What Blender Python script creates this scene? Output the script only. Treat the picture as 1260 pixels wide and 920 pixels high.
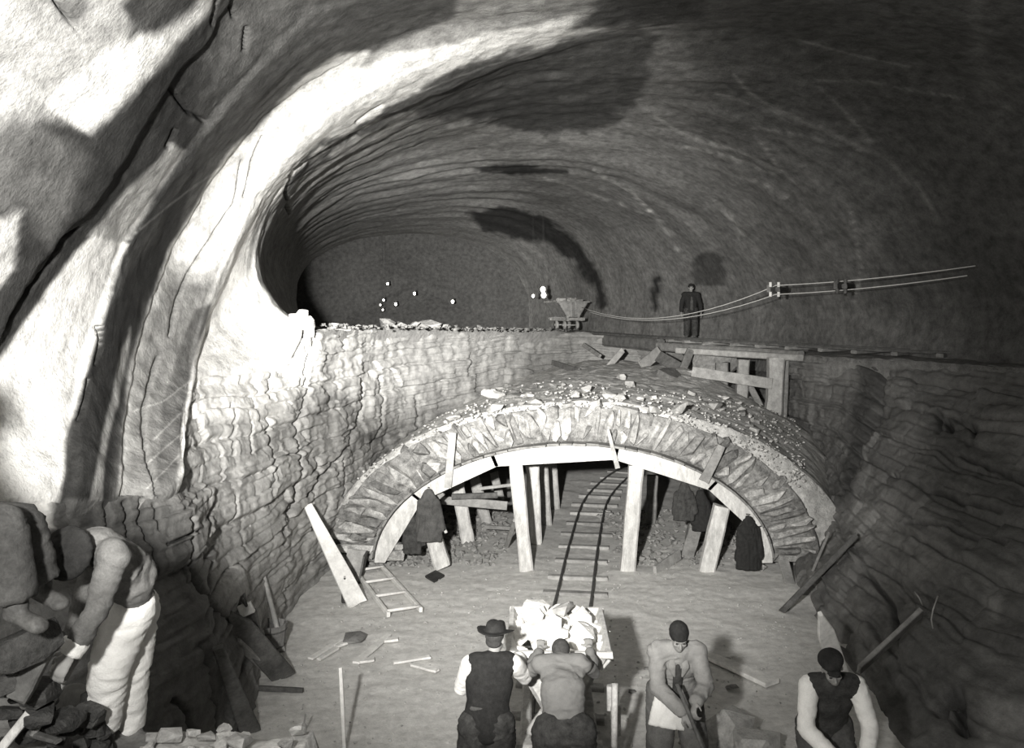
import bpy, bmesh, math, random
import numpy as np
from mathutils import Vector, Matrix, Quaternion

for o in list(bpy.data.objects): bpy.data.objects.remove(o)
C = bpy.context.scene.collection
FPX, HX, HY, EYE = 1100.0, 630.0, 380.0, 4.3      # focal length in px of a 1260 px wide frame; eye height over the trench floor

# ---------------------------------------------------------------- camera
cam_d = bpy.data.cameras.new('camera'); cam = bpy.data.objects.new('camera', cam_d); C.objects.link(cam)
cam.location = (0, 0, EYE); cam.rotation_euler = (math.pi/2, 0, 0)
cam_d.sensor_width = 36; cam_d.lens = 36*FPX/1260.0
cam_d.shift_y = -(460-HY)/1260.0
cam_d.clip_start = .05; cam_d.clip_end = 300
bpy.context.scene.camera = cam
# ---------------------------------------------------------------- world
w = bpy.data.worlds.new('world'); bpy.context.scene.world = w; w.use_nodes = True
w.node_tree.nodes['Background'].inputs[0].default_value = (1, .99, .96, 1)
w.node_tree.nodes['Background'].inputs[1].default_value = .012
# ---------------------------------------------------------------- the photographer's flash, left of the camera, with spots added there to brighten parts
def lamp(name, kind, loc, energy, radius, target=None, angle=None, blend=.6):
    d = bpy.data.lights.new(name, kind); o = bpy.data.objects.new(name, d); C.objects.link(o)
    o.location = loc; d.energy = energy; d.shadow_soft_size = radius; d.color = (1, .985, .955)
    if target is not None:
        o.rotation_euler = (Vector(target)-Vector(loc)).to_track_quat('-Z', 'Y').to_euler()
        d.spot_size = math.radians(angle); d.spot_blend = blend
    return o
FL = (-1.15, .1, EYE+.35)
lamp('flash_near', 'POINT', FL, 1250, .13)
lamp('fill_spot_mid', 'SPOT', FL, 13500, .13, (.4, 14, 3.5), 52, .9)  # added spot, lifts the middle of the trench past the near flash
lamp('fill_spot_left', 'SPOT', FL, 6800, .13, (-3.1, 9.5, 6.3), 55, .45)  # added spot, brightens the left wall only
lamp('fill_spot_far', 'SPOT', FL, 22000, .13, (2.4, 30, 4.2), 30, .9)  # added spot, brightens the trestle distance
lamp('fill_spot_deep', 'SPOT', FL, 75000, .13, (-4.0, 50, 5.2), 20, .8)  # added spot, brightens the end of the far heading
vs = bpy.context.scene.view_settings
vs.view_transform = 'Standard'; vs.look = 'None'; vs.gamma = 1; vs.exposure = 0.0; vs.use_curve_mapping = False

# ---------------------------------------------------------------- helpers
def P(px, py, d):
    return Vector(((px-HX)*d/FPX, d, EYE-(py-HY)*d/FPX))
def W(x, z, d): return Vector((x, d, EYE+z))
rnd = random.Random(7)
def tag(o, label=None, cat=None, group=None, kind=None):
    if label: o['label'] = label
    if cat: o['category'] = cat
    if group: o['group'] = group
    if kind: o['kind'] = kind
    return o
def link(o, parent=None):
    C.objects.link(o)
    if parent is not None: o.parent = parent; o.matrix_parent_inverse = Matrix.Translation(-Vector(parent.location)) if parent.rotation_euler.to_quaternion().angle < 1e-6 else parent.matrix_basis.inverted()
    return o
def thing(name, label, cat, loc=(0, 0, 0), group=None):
    o = bpy.data.objects.new(name, None); o.location = loc; o.empty_display_size = .1
    C.objects.link(o); return tag(o, label, cat, group)
def mesh_obj(name, verts, faces, mat, parent=None, smooth=False):
    me = bpy.data.meshes.new(name); me.from_pydata([tuple(v) for v in verts], [], faces); me.update()
    if mat: me.materials.append(mat)
    if smooth: me.polygons.foreach_set('use_smooth', [True]*len(me.polygons))
    return link(bpy.data.objects.new(name, me), parent)

# value noise
def _h(ix, iy, iz, s):
    n = (ix*374761393 + iy*668265263 + iz*2147483647 + s*1274126177).astype(np.int64)
    n = (n ^ (n >> 13))*1274126177; n = n & 0xffffffff
    n = (n ^ (n >> 16))*2246822519; n = n & 0xffffffff
    return ((n ^ (n >> 15)) & 0xffff)/65535.0
def vnoise(p, s=0):
    i = np.floor(p).astype(np.int64); f = p-i; f = f*f*(3-2*f)
    r = 0
    for dx in (0, 1):
        wx = f[:, 0] if dx else 1-f[:, 0]
        for dy in (0, 1):
            wy = f[:, 1] if dy else 1-f[:, 1]
            for dz in (0, 1):
                wz = f[:, 2] if dz else 1-f[:, 2]
                r = r + wx*wy*wz*_h(i[:, 0]+dx, i[:, 1]+dy, i[:, 2]+dz, s)
    return r*2-1
def fbm(p, oct=4, s=0, gain=.5):
    r = 0; a = 1.; t = 0
    for k in range(oct):
        r = r+a*vnoise(p*(2.03**k)+17.3*k, s+k); t += a; a *= gain
    return r/t
def sstep(a, b, x):
    t = np.clip((x-a)/(b-a), 0, 1); return t*t*(3-2*t)
def seg_dist(q, a, b):
    a = np.array(a, float); b = np.array(b, float); ab = b-a
    t = np.clip(((q-a)@ab)/max(ab@ab, 1e-9), 0, 1)
    return np.hypot(*(q-(a+t[:, None]*ab)).T)
def line_dist(q, pts):
    r = np.full(len(q), 1e9)
    for a, b in zip(pts[:-1], pts[1:]): r = np.minimum(r, seg_dist(q, a, b))
    return r
def poly_sd(q, pts):
    r = line_dist(q, list(pts)+[pts[0]]); ins = np.zeros(len(q), bool)
    for (x0, y0), (x1, y1) in zip(pts, list(pts[1:])+[pts[0]]):
        if y0 == y1: continue
        c = ((y0 > q[:, 1]) != (y1 > q[:, 1])) & (q[:, 0] < (x1-x0)*(q[:, 1]-y0)/(y1-y0)+x0)
        ins ^= c
    return np.where(ins, r, -r)
def catmull(K, n_per):
    """K: (m, ..., 3) control rows -> dense rows; n_per ints per interval"""
    out = []
    m = len(K)
    for i in range(m-1):
        p0 = K[i-1] if i > 0 else 2*K[0]-K[1]
        p1, p2 = K[i], K[i+1]
        p3 = K[i+2] if i+2 < m else 2*K[-1]-K[-2]
        n = n_per[i]
        ts = np.linspace(0, 1, n+1)[:-1] if i < m-2 else np.linspace(0, 1, n+1)
        for t in ts:
            out.append(.5*((2*p1)+(-p0+p2)*t+(2*p0-5*p1+4*p2-p3)*t*t*.8+(2*p1*0)+(-p0+3*p1-3*p2+p3)*t*t*t*.8 + (.2*(-2*p0*0))) if False else
                       _cr(p0, p1, p2, p3, t))
    return np.array(out)
def _cr(p0, p1, p2, p3, t):
    m1 = (p2-p0)*.5*.8; m2 = (p3-p1)*.5*.8
    lim = 1.2*np.linalg.norm(p2-p1, axis=-1, keepdims=True)+1e-9
    m1 = m1*np.minimum(1, lim/(np.linalg.norm(m1, axis=-1, keepdims=True)+1e-9))
    m2 = m2*np.minimum(1, lim/(np.linalg.norm(m2, axis=-1, keepdims=True)+1e-9))
    t2, t3 = t*t, t*t*t
    return (2*t3-3*t2+1)*p1+(t3-2*t2+t)*m1+(-2*t3+3*t2)*p2+(t3-t2)*m2
def grid_mesh(name, G, mat, alb=None, flip=False, smooth=True, parent=None):
    R, S, _ = G.shape
    me = bpy.data.meshes.new(name)
    me.vertices.add(R*S); me.vertices.foreach_set('co', G.reshape(-1).astype(np.float32))
    idx = np.arange(R*S).reshape(R, S)
    a, b, c, d = idx[:-1, :-1], idx[:-1, 1:], idx[1:, 1:], idx[1:, :-1]
    q = np.stack([a, b, c, d] if not flip else [a, d, c, b], -1).reshape(-1, 4)
    me.loops.add(q.size); me.loops.foreach_set('vertex_index', q.reshape(-1).astype(np.int32))
    me.polygons.add(len(q)); me.polygons.foreach_set('loop_start', np.arange(0, q.size, 4, dtype=np.int32))
    me.polygons.foreach_set('loop_total', np.full(len(q), 4, np.int32))
    me.update(calc_edges=True)
    me.polygons.foreach_set('use_smooth', np.full(len(q), smooth))
    if alb is not None:
        at = me.attributes.new('alb', 'FLOAT', 'POINT'); at.data.foreach_set('value', alb.reshape(-1).astype(np.float32))
    me.materials.append(mat)
    return link(bpy.data.objects.new(name, me), parent)
def grid_normals(G):
    du = np.gradient(G, axis=1); dv = np.gradient(G, axis=0)
    n = np.cross(du, dv); n /= np.linalg.norm(n, axis=-1, keepdims=True)+1e-12
    return n
def px_of(G):
    p = G.reshape(-1, 3); y = np.where(p[:, 1] > .3, p[:, 1], .3)
    return np.stack([HX+FPX*p[:, 0]/y, HY-FPX*(p[:, 2]-EYE)/y], -1)
def vdisp(G, amp, scale, oct=5, s=0, gain=.5):
    p = G.reshape(-1, 3)*scale
    return (np.stack([fbm(p, oct, s+k*31, gain) for k in range(3)], -1)*amp).reshape(G.shape)

# ---------------------------------------------------------------- materials
def mat_new(name):
    m = bpy.data.materials.new(name); m.use_nodes = True
    b = m.node_tree.nodes['Principled BSDF']; b.inputs['Roughness'].default_value = .9
    b.inputs['Specular IOR Level'].default_value = .2
    return m, m.node_tree, b
WARM = (1.0, .985, .945)
def mat_rock(name, base=None, grain=1., speck=.35, bump=.5, sc=9., detail=40., rough=.92, objvar=0., streak=None):
    """grey matt stone/soil/wood: base albedo or the mesh's own 'alb' attribute, broken up by noise, fine relief by bump"""
    m, t, b = mat_new(name); N = t.nodes; L = t.links
    b.inputs['Roughness'].default_value = rough
    co = N.new('ShaderNodeTexCoord'); geo = N.new('ShaderNodeNewGeometry')
    mp = N.new('ShaderNodeMapping'); L.new(geo.outputs['Position'] if streak is None else co.outputs['Object'], mp.inputs[0])
    if streak: mp.inputs['Scale'].default_value = streak
    n1 = N.new('ShaderNodeTexNoise'); n1.inputs['Scale'].default_value = sc; n1.inputs['Detail'].default_value = 6; n1.inputs['Roughness'].default_value = .65
    n2 = N.new('ShaderNodeTexNoise'); n2.inputs['Scale'].default_value = detail; n2.inputs['Detail'].default_value = 3; n2.inputs['Roughness'].default_value = .7
    for n in (n1, n2): L.new(mp.outputs[0], n.inputs['Vector'])
    def math_(op, a, bb, clamp=False):
        x = N.new('ShaderNodeMath'); x.operation = op; x.use_clamp = clamp
        for i, v in enumerate((a, bb)):
            if isinstance(v, (int, float)): x.inputs[i].default_value = v
            else: L.new(v, x.inputs[i])
        return x.outputs[0]
    r1 = N.new('ShaderNodeMapRange'); r1.inputs[1].default_value = .3; r1.inputs[2].default_value = .7
    r1.inputs[3].default_value = 1-speck*grain; r1.inputs[4].default_value = 1+speck*grain; L.new(n1.outputs[0], r1.inputs[0])
    r2 = N.new('ShaderNodeMapRange'); r2.inputs[1].default_value = .3; r2.inputs[2].default_value = .7
    r2.inputs[3].default_value = 1-.45*speck*grain; r2.inputs[4].default_value = 1+.45*speck*grain; L.new(n2.outputs[0], r2.inputs[0])
    f = math_('MULTIPLY', r1.outputs[0], r2.outputs[0])
    if base is None:
        at = N.new('ShaderNodeAttribute'); at.attribute_name = 'alb'; v = math_('MULTIPLY', f, at.outputs['Fac'])
    else: v = math_('MULTIPLY', f, base)
    if objvar:
        oi = N.new('ShaderNodeObjectInfo'); r3 = N.new('ShaderNodeMapRange')
        r3.inputs[3].default_value = 1-objvar; r3.inputs[4].default_value = 1+objvar; L.new(oi.outputs['Random'], r3.inputs[0])
        v = math_('MULTIPLY', v, r3.outputs[0])
    v = math_('MINIMUM', v, .88)
    cc = N.new('ShaderNodeCombineColor')
    for i, k in enumerate(WARM): L.new(math_('MULTIPLY', v, k), cc.inputs[i])
    L.new(cc.outputs[0], b.inputs['Base Color'])
    if bump:
        bp = N.new('ShaderNodeBump'); bp.inputs['Strength'].default_value = bump; bp.inputs['Distance'].default_value = .03
        L.new(math_('ADD', n1.outputs[0], math_('MULTIPLY', n2.outputs[0], .5)), bp.inputs['Height']); L.new(bp.outputs[0], b.inputs['Normal'])
    return m
M = {}
M['tunnel'] = mat_rock('tunnel_rock', None, sc=5, detail=26, speck=.38, bump=.75)
M['cliff'] = mat_rock('cliff_rock', None, sc=7, detail=35, speck=.25, bump=.5)
M['floor'] = mat_rock('trench_floor_dirt', .6, sc=9, detail=60, speck=.2, bump=.3)
M['dirt'] = mat_rock('mound_dirt', .42, sc=8, detail=40, speck=.4, bump=.8)
M['ledge'] = mat_rock('ledge_dirt', .2, sc=6, detail=30, speck=.35, bump=.7)
M['stone'] = mat_rock('arch_stone', .29, sc=9, detail=40, speck=.6, bump=.9, objvar=.55)
M['mortar'] = mat_rock('arch_mortar', .22, sc=9, detail=50, speck=.6, bump=.8)
M['dark_stone'] = mat_rock('dark_rubble', .2, sc=9, detail=40, speck=.4, bump=.7, objvar=.4)
M['clod'] = mat_rock('dark_clod', .05, sc=9, detail=40, speck=.5, bump=.9, objvar=.4)
M['chip'] = mat_rock('stone_chip', .4, sc=9, detail=40, speck=.6, bump=0)
M['rim'] = mat_rock('rim_rubble', .11, sc=9, detail=40, speck=.5, bump=.5)
M['white_stone'] = mat_rock('limestone_lump', .8, sc=7, detail=40, speck=.14, bump=.7, objvar=.08)
M['pale_rubble'] = mat_rock('pale_rubble', .36, sc=9, detail=40, speck=.3, bump=.7, objvar=.25)
M['white_wood'] = mat_rock('limewashed_timber', .52, sc=5, detail=30, speck=.3, bump=.3, streak=(3, 3, 1))
M['fresh_wood'] = mat_rock('fresh_cut_timber', .68, sc=6, detail=30, speck=.2, bump=.3)
M['wood'] = mat_rock('pale_timber', .3, sc=6, detail=30, speck=.3, bump=.3, objvar=.2)
M['grey_wood'] = mat_rock('weathered_timber', .2, sc=6, detail=30, speck=.35, bump=.35, objvar=.2)
M['dark_wood'] = mat_rock('dark_wet_timber', .11, sc=6, detail=30, speck=.4, bump=.35)
M['iron'] = mat_rock('rusty_iron', .09, sc=12, detail=40, speck=.4, bump=.3, rough=.6)
M['pale_iron'] = mat_rock('limey_iron', .5, sc=12, detail=40, speck=.3, bump=.3, rough=.7)
M['black_cloth'] = mat_rock('black_wool', .022, sc=20, detail=90, speck=.35, bump=.3)
M['dark_cloth'] = mat_rock('dark_trousers_cloth', .045, sc=14, detail=80, speck=.5, bump=.3)
M['grey_cloth'] = mat_rock('grey_knit', .16, sc=14, detail=120, speck=.12, bump=.3)
M['pale_jacket'] = mat_rock('pale_drill_cloth', .25, sc=12, detail=90, speck=.15, bump=.3)
M['mid_cloth'] = mat_rock('grey_drill_cloth', .13, sc=10, detail=80, speck=.25, bump=.3)
M['white_cloth'] = mat_rock('white_cotton', .74, sc=10, detail=80, speck=.08, bump=.3)
M['worn_cloth'] = mat_rock('dusty_brown_cloth', .07, sc=8, detail=60, speck=.4, bump=.3)
M['skin'] = mat_rock('skin', .27, sc=12, detail=60, speck=.08, bump=.1, rough=.6)
M['hair'] = mat_rock('dark_hair', .05, sc=30, detail=90, speck=.3, bump=.4)
M['cable'] = mat_rock('pale_cable', .7, sc=10, detail=30, speck=.1, bump=0)
M['glass'] = mat_rock('dark_bottle_glass', .05, sc=10, detail=30, speck=.1, bump=0, rough=.15)
mb, tb, bb = mat_new('lit_bulb'); bb.inputs['Emission Color'].default_value = (1, .97, .9, 1); bb.inputs['Emission Strength'].default_value = 9
M['bulb'] = mb
# ================================================================ THE CAVERN
def ring(pts):
    out = []
    for p in pts:
        if len(p) == 4: out.append((p[0], p[1], p[2]+0.0))      # unused
        else: out.append(P(*p))
    return out
def mixed(px_pts, w_pts):
    return np.array([list(P(*p)) for p in px_pts]+[[x, d, EYE+z] for (x, z, d) in w_pts])
secA = [(-4.3, -1.9), (-4.5, -1.2), (-4.5, -.4), (-4.3, .4), (-4.0, 1.1), (-3.5, 1.8), (-2.9, 2.4), (-2.1, 2.95), (-.9, 3.4), (.5, 3.7), (4, 4), (7, 3.4), (9.2, 1.9), (10, 0), (10, -1)]
def R_const(d): return np.array([[x, d, EYE+z] for x, z in secA])
rings = []
rings.append(R_const(-3.)); rings.append(R_const(2.)); rings.append(R_const(5.2))
rings.append(mixed([(-60, 640, 6.6), (-50, 560, 6.8), (-35, 480, 7.1), (0, 420, 7.4), (60, 320, 7.7), (130, 235, 8), (186, 150, 8.1), (250, 60, 8.2), (330, -40, 8.3)],
                   [(.3, 3.75, 8.3), (4, 4, 8.3), (7, 3.4, 8.3), (9.2, 1.9, 8.3), (10, 0, 8.3), (10, -1, 8.3)]))
rings.append(mixed([(75, 615, 7.6), (85, 540, 8.1), (100, 460, 8.7), (127, 375, 9.1), (160, 290, 9.4), (215, 205, 9.5), (262, 140, 9.5), (320, 75, 9.5), (420, 0, 9.6)],
                   [(.8, 3.85, 9.8), (4.3, 4.0, 9.8), (7, 3.4, 9.8), (9.2, 1.9, 9.8), (10, 0, 9.8), (10, -1, 9.8)]))
rings.append(mixed([(150, 612, 8.3), (153, 540, 9), (163, 460, 9.9), (188, 370, 10.6), (214, 300, 11.4), (280, 200, 11.8), (340, 135, 11.8), (415, 80, 11.8), (535, 30, 11.8)],
                   [(1.5, 4.07, 11.9), (4.5, 4.1, 11.9), (7.2, 3.4, 11.9), (9.3, 1.9, 11.9), (10, 0, 11.9), (9.9, -1, 11.9)]))
rings.append(mixed([(216, 600, 8.9), (222, 540, 9.8), (235, 450, 11.3), (252, 380, 11.9), (275, 315, 12.2), (318, 228, 12.4), (374, 166, 12.4), (442, 116, 12.5), (562, 66, 12.6)],
                   [(1.7, 4.15, 12.7), (4.8, 4.15, 12.7), (7.4, 3.5, 12.7), (9.3, 1.9, 12.7), (9.9, 0, 12.7), (9.7, -1, 12.7)]))
rings.append(mixed([(234, 472, 11.2), (240, 440, 11.8), (258, 400, 12.5), (275, 350, 12.7), (299, 292, 12.9), (333, 232, 13), (385, 178, 13), (455, 131, 13), (590, 74, 13.1)],
                   [(1.9, 4.25, 13.5), (4.9, 4.2, 13.5), (7.4, 3.5, 13.5), (9.2, 1.9, 13.5), (9.8, 0, 13.5), (9.6, -1, 13.5)]))
rings.append(mixed([(346, 458, 13.3), (338, 420, 13.5), (322, 380, 13.7), (308, 330, 13.8), (318, 272, 13.9), (345, 230, 13.9), (395, 186, 13.9), (465, 146, 13.9), (610, 86, 13.9)],
                   [(2.0, 4.32, 13.9), (4.95, 4.25, 13.9), (7.45, 3.5, 13.9), (9.2, 1.85, 13.9), (9.7, 0, 13.9), (9.55, -1, 13.9)]))
rings.append(mixed([(372, 408, 14), (350, 386, 14), (323, 350, 14), (316, 308, 14.1), (329, 258, 14.2), (367, 212, 14.2), (430, 167, 14.2), (515, 120, 14.2), (638, 74, 14.2)],
                   [(2.2, 4.36, 14.3), (5, 4.25, 14.3), (7.5, 3.5, 14.3), (9.2, 1.8, 14.3), (9.7, 0, 14.3), (9.5, -1, 14.3)]))
def RP(d, pts): return np.array([list(P(x, y, d)) for x, y in pts])
rings.append(RP(16.3, [(370, 404), (350, 386), (330, 350), (322, 312), (338, 266), (376, 222), (432, 184), (516, 142), (632, 105), (790, 95), (950, 110), (1110, 165), (1200, 260), (1250, 370), (1242, 447)]))
rings.append(RP(20, [(371, 403), (354, 386), (340, 352), (333, 317), (350, 275), (387, 236), (440, 204), (522, 170), (620, 150), (730, 145), (850, 165), (962, 225), (1045, 310), (1082, 380), (1080, 435)]))
rings.append(RP(27, [(372, 402), (361, 386), (352, 355), (350, 325), (362, 292), (395, 262), (445, 238), (515, 222), (590, 213), (670, 213), (750, 226), (830, 265), (885, 325), (908, 375), (908, 420)]))
rings.append(RP(38, [(372, 403), (366, 388), (360, 362), (361, 338), (370, 312), (398, 290), (440, 272), (495, 260), (560, 254), (610, 256), (660, 268), (705, 295), (730, 335), (738, 370), (736, 410)]))
rings.append(RP(50, [(372, 406), (368, 390), (365, 368), (368, 345), (383, 322), (410, 305), (445, 294), (490, 289), (530, 289), (570, 295), (605, 308), (632, 330), (648, 358), (652, 380), (652, 405)]))
# skirt point below the first station and below the last
K = np.array(rings)
sk0 = K[:, :1]+np.array([-.5, .3, -.9]); sk1 = K[:, -1:]+np.array([.4, 0, -.8])
K = np.concatenate([sk0, K, sk1], 1)
nv = [4, 6, 34, 34, 34, 36, 22, 22, 20, 34, 30, 30, 30, 24]
Gv = catmull(K, nv)
NU = 52
G = np.swapaxes(catmull(np.swapaxes(Gv, 0, 1), [6]+[NU]*14+[6]), 0, 1)
V, U, _ = G.shape
n = grid_normals(G)
if n[V//3, U//3] @ (np.array([2, 15, 5])-G[V//3, U//3]) < 0: n = -n
p = G.reshape(-1, 3)
vv = np.repeat(np.arange(V), U)
# ring-wise blasting grooves in the far tunnel, rock relief
dring = Gv[:, 9, 1]; dd = np.repeat(dring, U)
gro = sstep(13.5, 16, dd)
rr = fbm(np.stack([dd*1.6, p[:, 0]*.12, p[:, 2]*.12], -1), 3, 5)
h = gro*rr*.055*np.clip(dd/20, .6, 1.3)
h += .10*fbm(p*.7, 3, 11)*(.4+.6*sstep(9, 5, dd)+.5*gro)+.035*fbm(p*3.1, 4, 12)
# ledges left by the stages of the excavation (steps across the ring direction) on the left half
uu = np.tile(np.linspace(0, 1, U), V)
left = sstep(.62, .45, uu)
q = px_of(G)
nz = np.stack([fbm(p*1.7, 4, 21), fbm(p*1.7, 4, 22)], -1)
def C_line(r0, off=0):        # signed distance in ring direction to a control ring (rows)
    row = sum(nv[:r0]); return vv-row+off
wob = fbm(p*1.3, 4, 8)*5
for r0, hh in ((3, .12), (4, -.07), (5, .05), (6, -.03)):
    s = C_line(r0)+wob
    h += left*hh*(sstep(-2, 1.5, s)*(1-sstep(6, 30, s)))*(-1)
cr_t = [[(0, 432), (22, 405), (60, 350), (78, 330), (95, 300), (112, 290)], [(300, 200), (288, 250), (262, 290), (236, 340), (220, 380), (212, 412)],
        [(118, 402), (116, 430), (108, 450)], [(100, 470), (98, 490), (92, 520)], [(222, 115), (240, 145), (252, 150)], [(265, 0), (262, 30)], [(285, 0), (292, 25)], [(305, 35), (302, 65)],
        [(88, 85), (70, 105), (58, 122)], [(68, 0), (90, 30)], [(325, 170), (312, 200), (300, 240)], [(212, 185), (222, 165)], [(440, 150), (470, 130)], [(355, 262), (350, 235), (360, 210), (400, 185), (440, 168)],
        [(196, 610), (182, 560), (180, 500), (196, 440)]]
qn = q+nz*3.5
wd = np.clip(dd/11, .5, 2)
for pl in cr_t:
    dist = line_dist(qn, pl); h -= .10*np.exp(-(dist/1.6)**2)
# knobs of loose rock along the dark band
fade = np.ones(V*U)
G2 = G+(n.reshape(-1, 3)*(h*1)[:, None]).reshape(G.shape)*1.0
# ---- albedo of the rock: lime-wet pale beds and dark shale, as beds and stains, with light falloff and recess shade painted in
q2 = px_of(G2)
alb = .36-.19*sstep(560, 980, q2[:, 0])+.04*fbm(p*.9, 3, 40)  # base tone drops to the right: light falloff painted into the albedo
def stain_shade(pts, val, soft=5, wob_=6, mask=None, stretch=None, mode='mix', amt=1.):
    global alb
    qq = q2+np.stack([fbm(p*np.array([2.2, 1.1, 2.2]), 4, 51), fbm(p*np.array([2.2, 1.1, 2.2]), 4, 52)], -1)*wob_*1.6
    m_ = sstep(-soft, soft, poly_sd(qq, pts))*amt
    if mask is not None: m_ = m_*mask
    m_ = np.where(p[:, 1] > 3, m_, 0)
    alb = alb*(1-m_)+val*m_
# left dark shale field
stain_shade([(-300, 700), (-300, -200), (560, -200), (560, 20), (420, 80), (345, 135), (285, 200), (216, 300), (186, 370), (163, 460), (150, 612), (150, 700)], .115, 4, 3)
stain_shade([(-300, 700), (-300, -200), (300, -200), (262, 60), (250, 170), (180, 300), (100, 460), (60, 700)], .036, 30, 12)
stain_shade([(-50, -80), (250, -80), (270, 0), (215, 60), (172, 110), (112, 166), (80, 155), (50, 150), (-50, 230)], .36, 10, 10)
stain_shade([(55, 130), (95, 92), (160, 50), (205, 42), (262, 2), (250, 25), (215, 55), (172, 110), (110, 166), (82, 150)], .8, 6, 5)
stain_shade([(150, 8), (175, -30), (262, -40), (240, 12), (200, 38), (160, 50), (165, 25)], .05, 5, 5)
stain_shade([(60, 0), (110, -10), (118, 15), (92, 30)], .14, 8, 8)
stain_shade([(-60, 250), (5, 268), (28, 255), (12, 330), (-60, 420)], .55, 6, 5)
stain_shade([(-60, 210), (20, 150), (70, 170), (110, 200), (60, 300), (30, 250), (0, 262)], .12, 12, 10)
stain_shade([(110, 290), (150, 240), (215, 178), (226, 186), (192, 235), (160, 292), (150, 300)], .4, 4, 4)
stain_shade([(-80, 540), (0, 440), (50, 375), (95, 310), (115, 290), (156, 300), (140, 350), (124, 395), (104, 465), (84, 540), (72, 620), (-80, 700)], .86, 4, 5)
stain_shade([(126, 400), (148, 360), (164, 330), (190, 300), (205, 255), (240, 210), (225, 260), (188, 370), (163, 460), (150, 614), (78, 614), (88, 540), (104, 465)], .035, 4, 4)
stain_shade([(160, 402), (158, 440), (140, 510), (130, 560), (128, 615), (112, 615), (120, 570), (134, 500), (150, 430)], .36, 3, 3)
# bright dressed band
stain_shade([(148, 640), (151, 540), (160, 460), (184, 370), (211, 300), (274, 200), (334, 135), (376, 96), (418, 66), (452, 62), (440, 86), (478, 66), (520, 62), (600, 42), (690, 24), (770, 2), (830, -6), (800, 20), (700, 47), (640, 58), (560, 86), (500, 122), (430, 165), (370, 205), (330, 250), (300, 300), (262, 372), (237, 450), (222, 540), (214, 640)], .82, 4, 4)
stain_shade([(148, 640), (153, 540), (163, 460), (186, 375), (210, 330), (270, 340), (250, 400), (237, 450), (222, 540), (214, 640)], .30, 16, 6)
stain_shade([(188, 640), (196, 560), (200, 500), (214, 440), (240, 380), (262, 372), (237, 450), (222, 540), (214, 640)], .17, 3, 3)
stain_shade([(345, 255), (350, 215), (400, 178), (440, 158), (500, 122), (560, 88), (640, 62), (700, 50), (780, 35), (812, 44), (790, 66), (806, 92), (772, 112), (786, 136), (742, 152), (700, 165), (650, 166), (600, 150), (540, 142), (480, 148), (430, 170), (390, 195), (362, 225)], .12, 5, 12)
stain_shade([(700, 35), (760, -10), (860, -30), (870, 20), (780, 34)], .07, 8, 8)
stain_shade([(560, 92), (620, 74), (700, 55), (800, 45), (802, 90), (770, 140), (700, 158), (640, 160), (590, 148), (520, 140)], .085, 8, 8)
stain_shade([(232, 640), (226, 600), (222, 540), (237, 450), (262, 372), (296, 300), (306, 296), (306, 330), (318, 372), (336, 400), (350, 440), (352, 500), (240, 480)], .86, 3, 2)
stain_shade([(582, 207), (620, 202), (700, 206), (702, 213), (640, 215), (595, 212)], .06, 2, 3)
stain_shade([(575, 262), (620, 252), (665, 262), (705, 292), (738, 335), (748, 372), (738, 385), (728, 350), (700, 318), (660, 296), (600, 288)], .055, 4, 5)
stain_shade([(803, 338), (812, 340), (812, 368), (806, 384), (801, 365)], .03, 2, 2)  # dark of a narrow slit painted on, no recess modelled
stain_shade([(852, 322), (862, 311), (885, 312), (893, 330), (893, 352), (852, 352)], .09, 2, 2)  # shade inside the wall niche painted on, no recess modelled
# right side: falloff of the flash painted in as darker rock, paler patches on top
stain_shade([(900, -100), (1500, -100), (1500, 480), (1180, 430), (1100, 380), (1040, 250), (900, 150), (820, 60)], .085, 60, 30, amt=.75)
stain_shade([(1040, 270), (1080, 275), (1085, 305), (1050, 310)], .17, 14, 8, amt=.8)
stain_shade([(1190, -20), (1212, -20), (1216, 80), (1245, 130), (1215, 120), (1192, 60)], .16, 10, 6, amt=.7)
# pale calcite runs on the vault
runs = [([(902, 92), (920, 112), (945, 128), (990, 150), (1040, 170), (1078, 190), (1112, 215), (1135, 240), (1158, 275)], 2.2), ([(1008, 108), (1030, 128), (1050, 150), (1074, 176)], 2.4), ([(985, 50), (1020, 60), (1060, 70), (1120, 82)], 1.6),
        ([(1000, 100), (1070, 101), (1130, 112), (1185, 121)], 1.4), ([(882, 115), (930, 130), (960, 140)], 1.4), ([(925, 158), (980, 165), (1060, 185)], 1.3), ([(928, 166), (945, 188), (956, 205), (990, 235)], 1.7), ([(805, 143), (850, 170), (910, 185), (960, 212)], 1.6),
        ([(838, 180), (900, 192), (955, 215)], 1.2), ([(775, 232), (810, 270), (830, 300), (840, 325)], 1.4), ([(880, 246), (900, 270), (935, 315)], 1.4), ([(912, 218), (940, 228), (968, 244)], 1.2), ([(670, 218), (720, 235), (790, 262)], 1.2), ([(730, 210), (780, 240), (800, 260)], 1.),
        ([(480, 130), (560, 95), (660, 60), (760, 38), (830, 32)], 1.2), ([(1045, 255), (1060, 330), (1050, 380)], 1.2), ([(150, 300), (225, 240), (300, 185), (330, 160)], 1.2), ([(205, 470), (235, 485)], 1.1), ([(190, 540), (232, 500)], 1.), ([(165, 505), (200, 495), (232, 470)], 1.), ([(180, 570), (222, 535)], 1.), ([(180, 600), (220, 560)], 1.)]
for pl, wd_ in runs:
    dist = line_dist(q2+nz*2.0, pl); m_ = np.exp(-(dist/wd_)**2)*.75*np.where(p[:, 1] > 3, 1, 0)
    alb = alb*(1-m_)+np.maximum(alb*2.2, .22)*m_
for pl in cr_t:
    dist = line_dist(qn, pl); alb *= 1-.6*np.exp(-(dist/1.3)**2)  # shade in the carved cracks deepened by darker albedo
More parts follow.
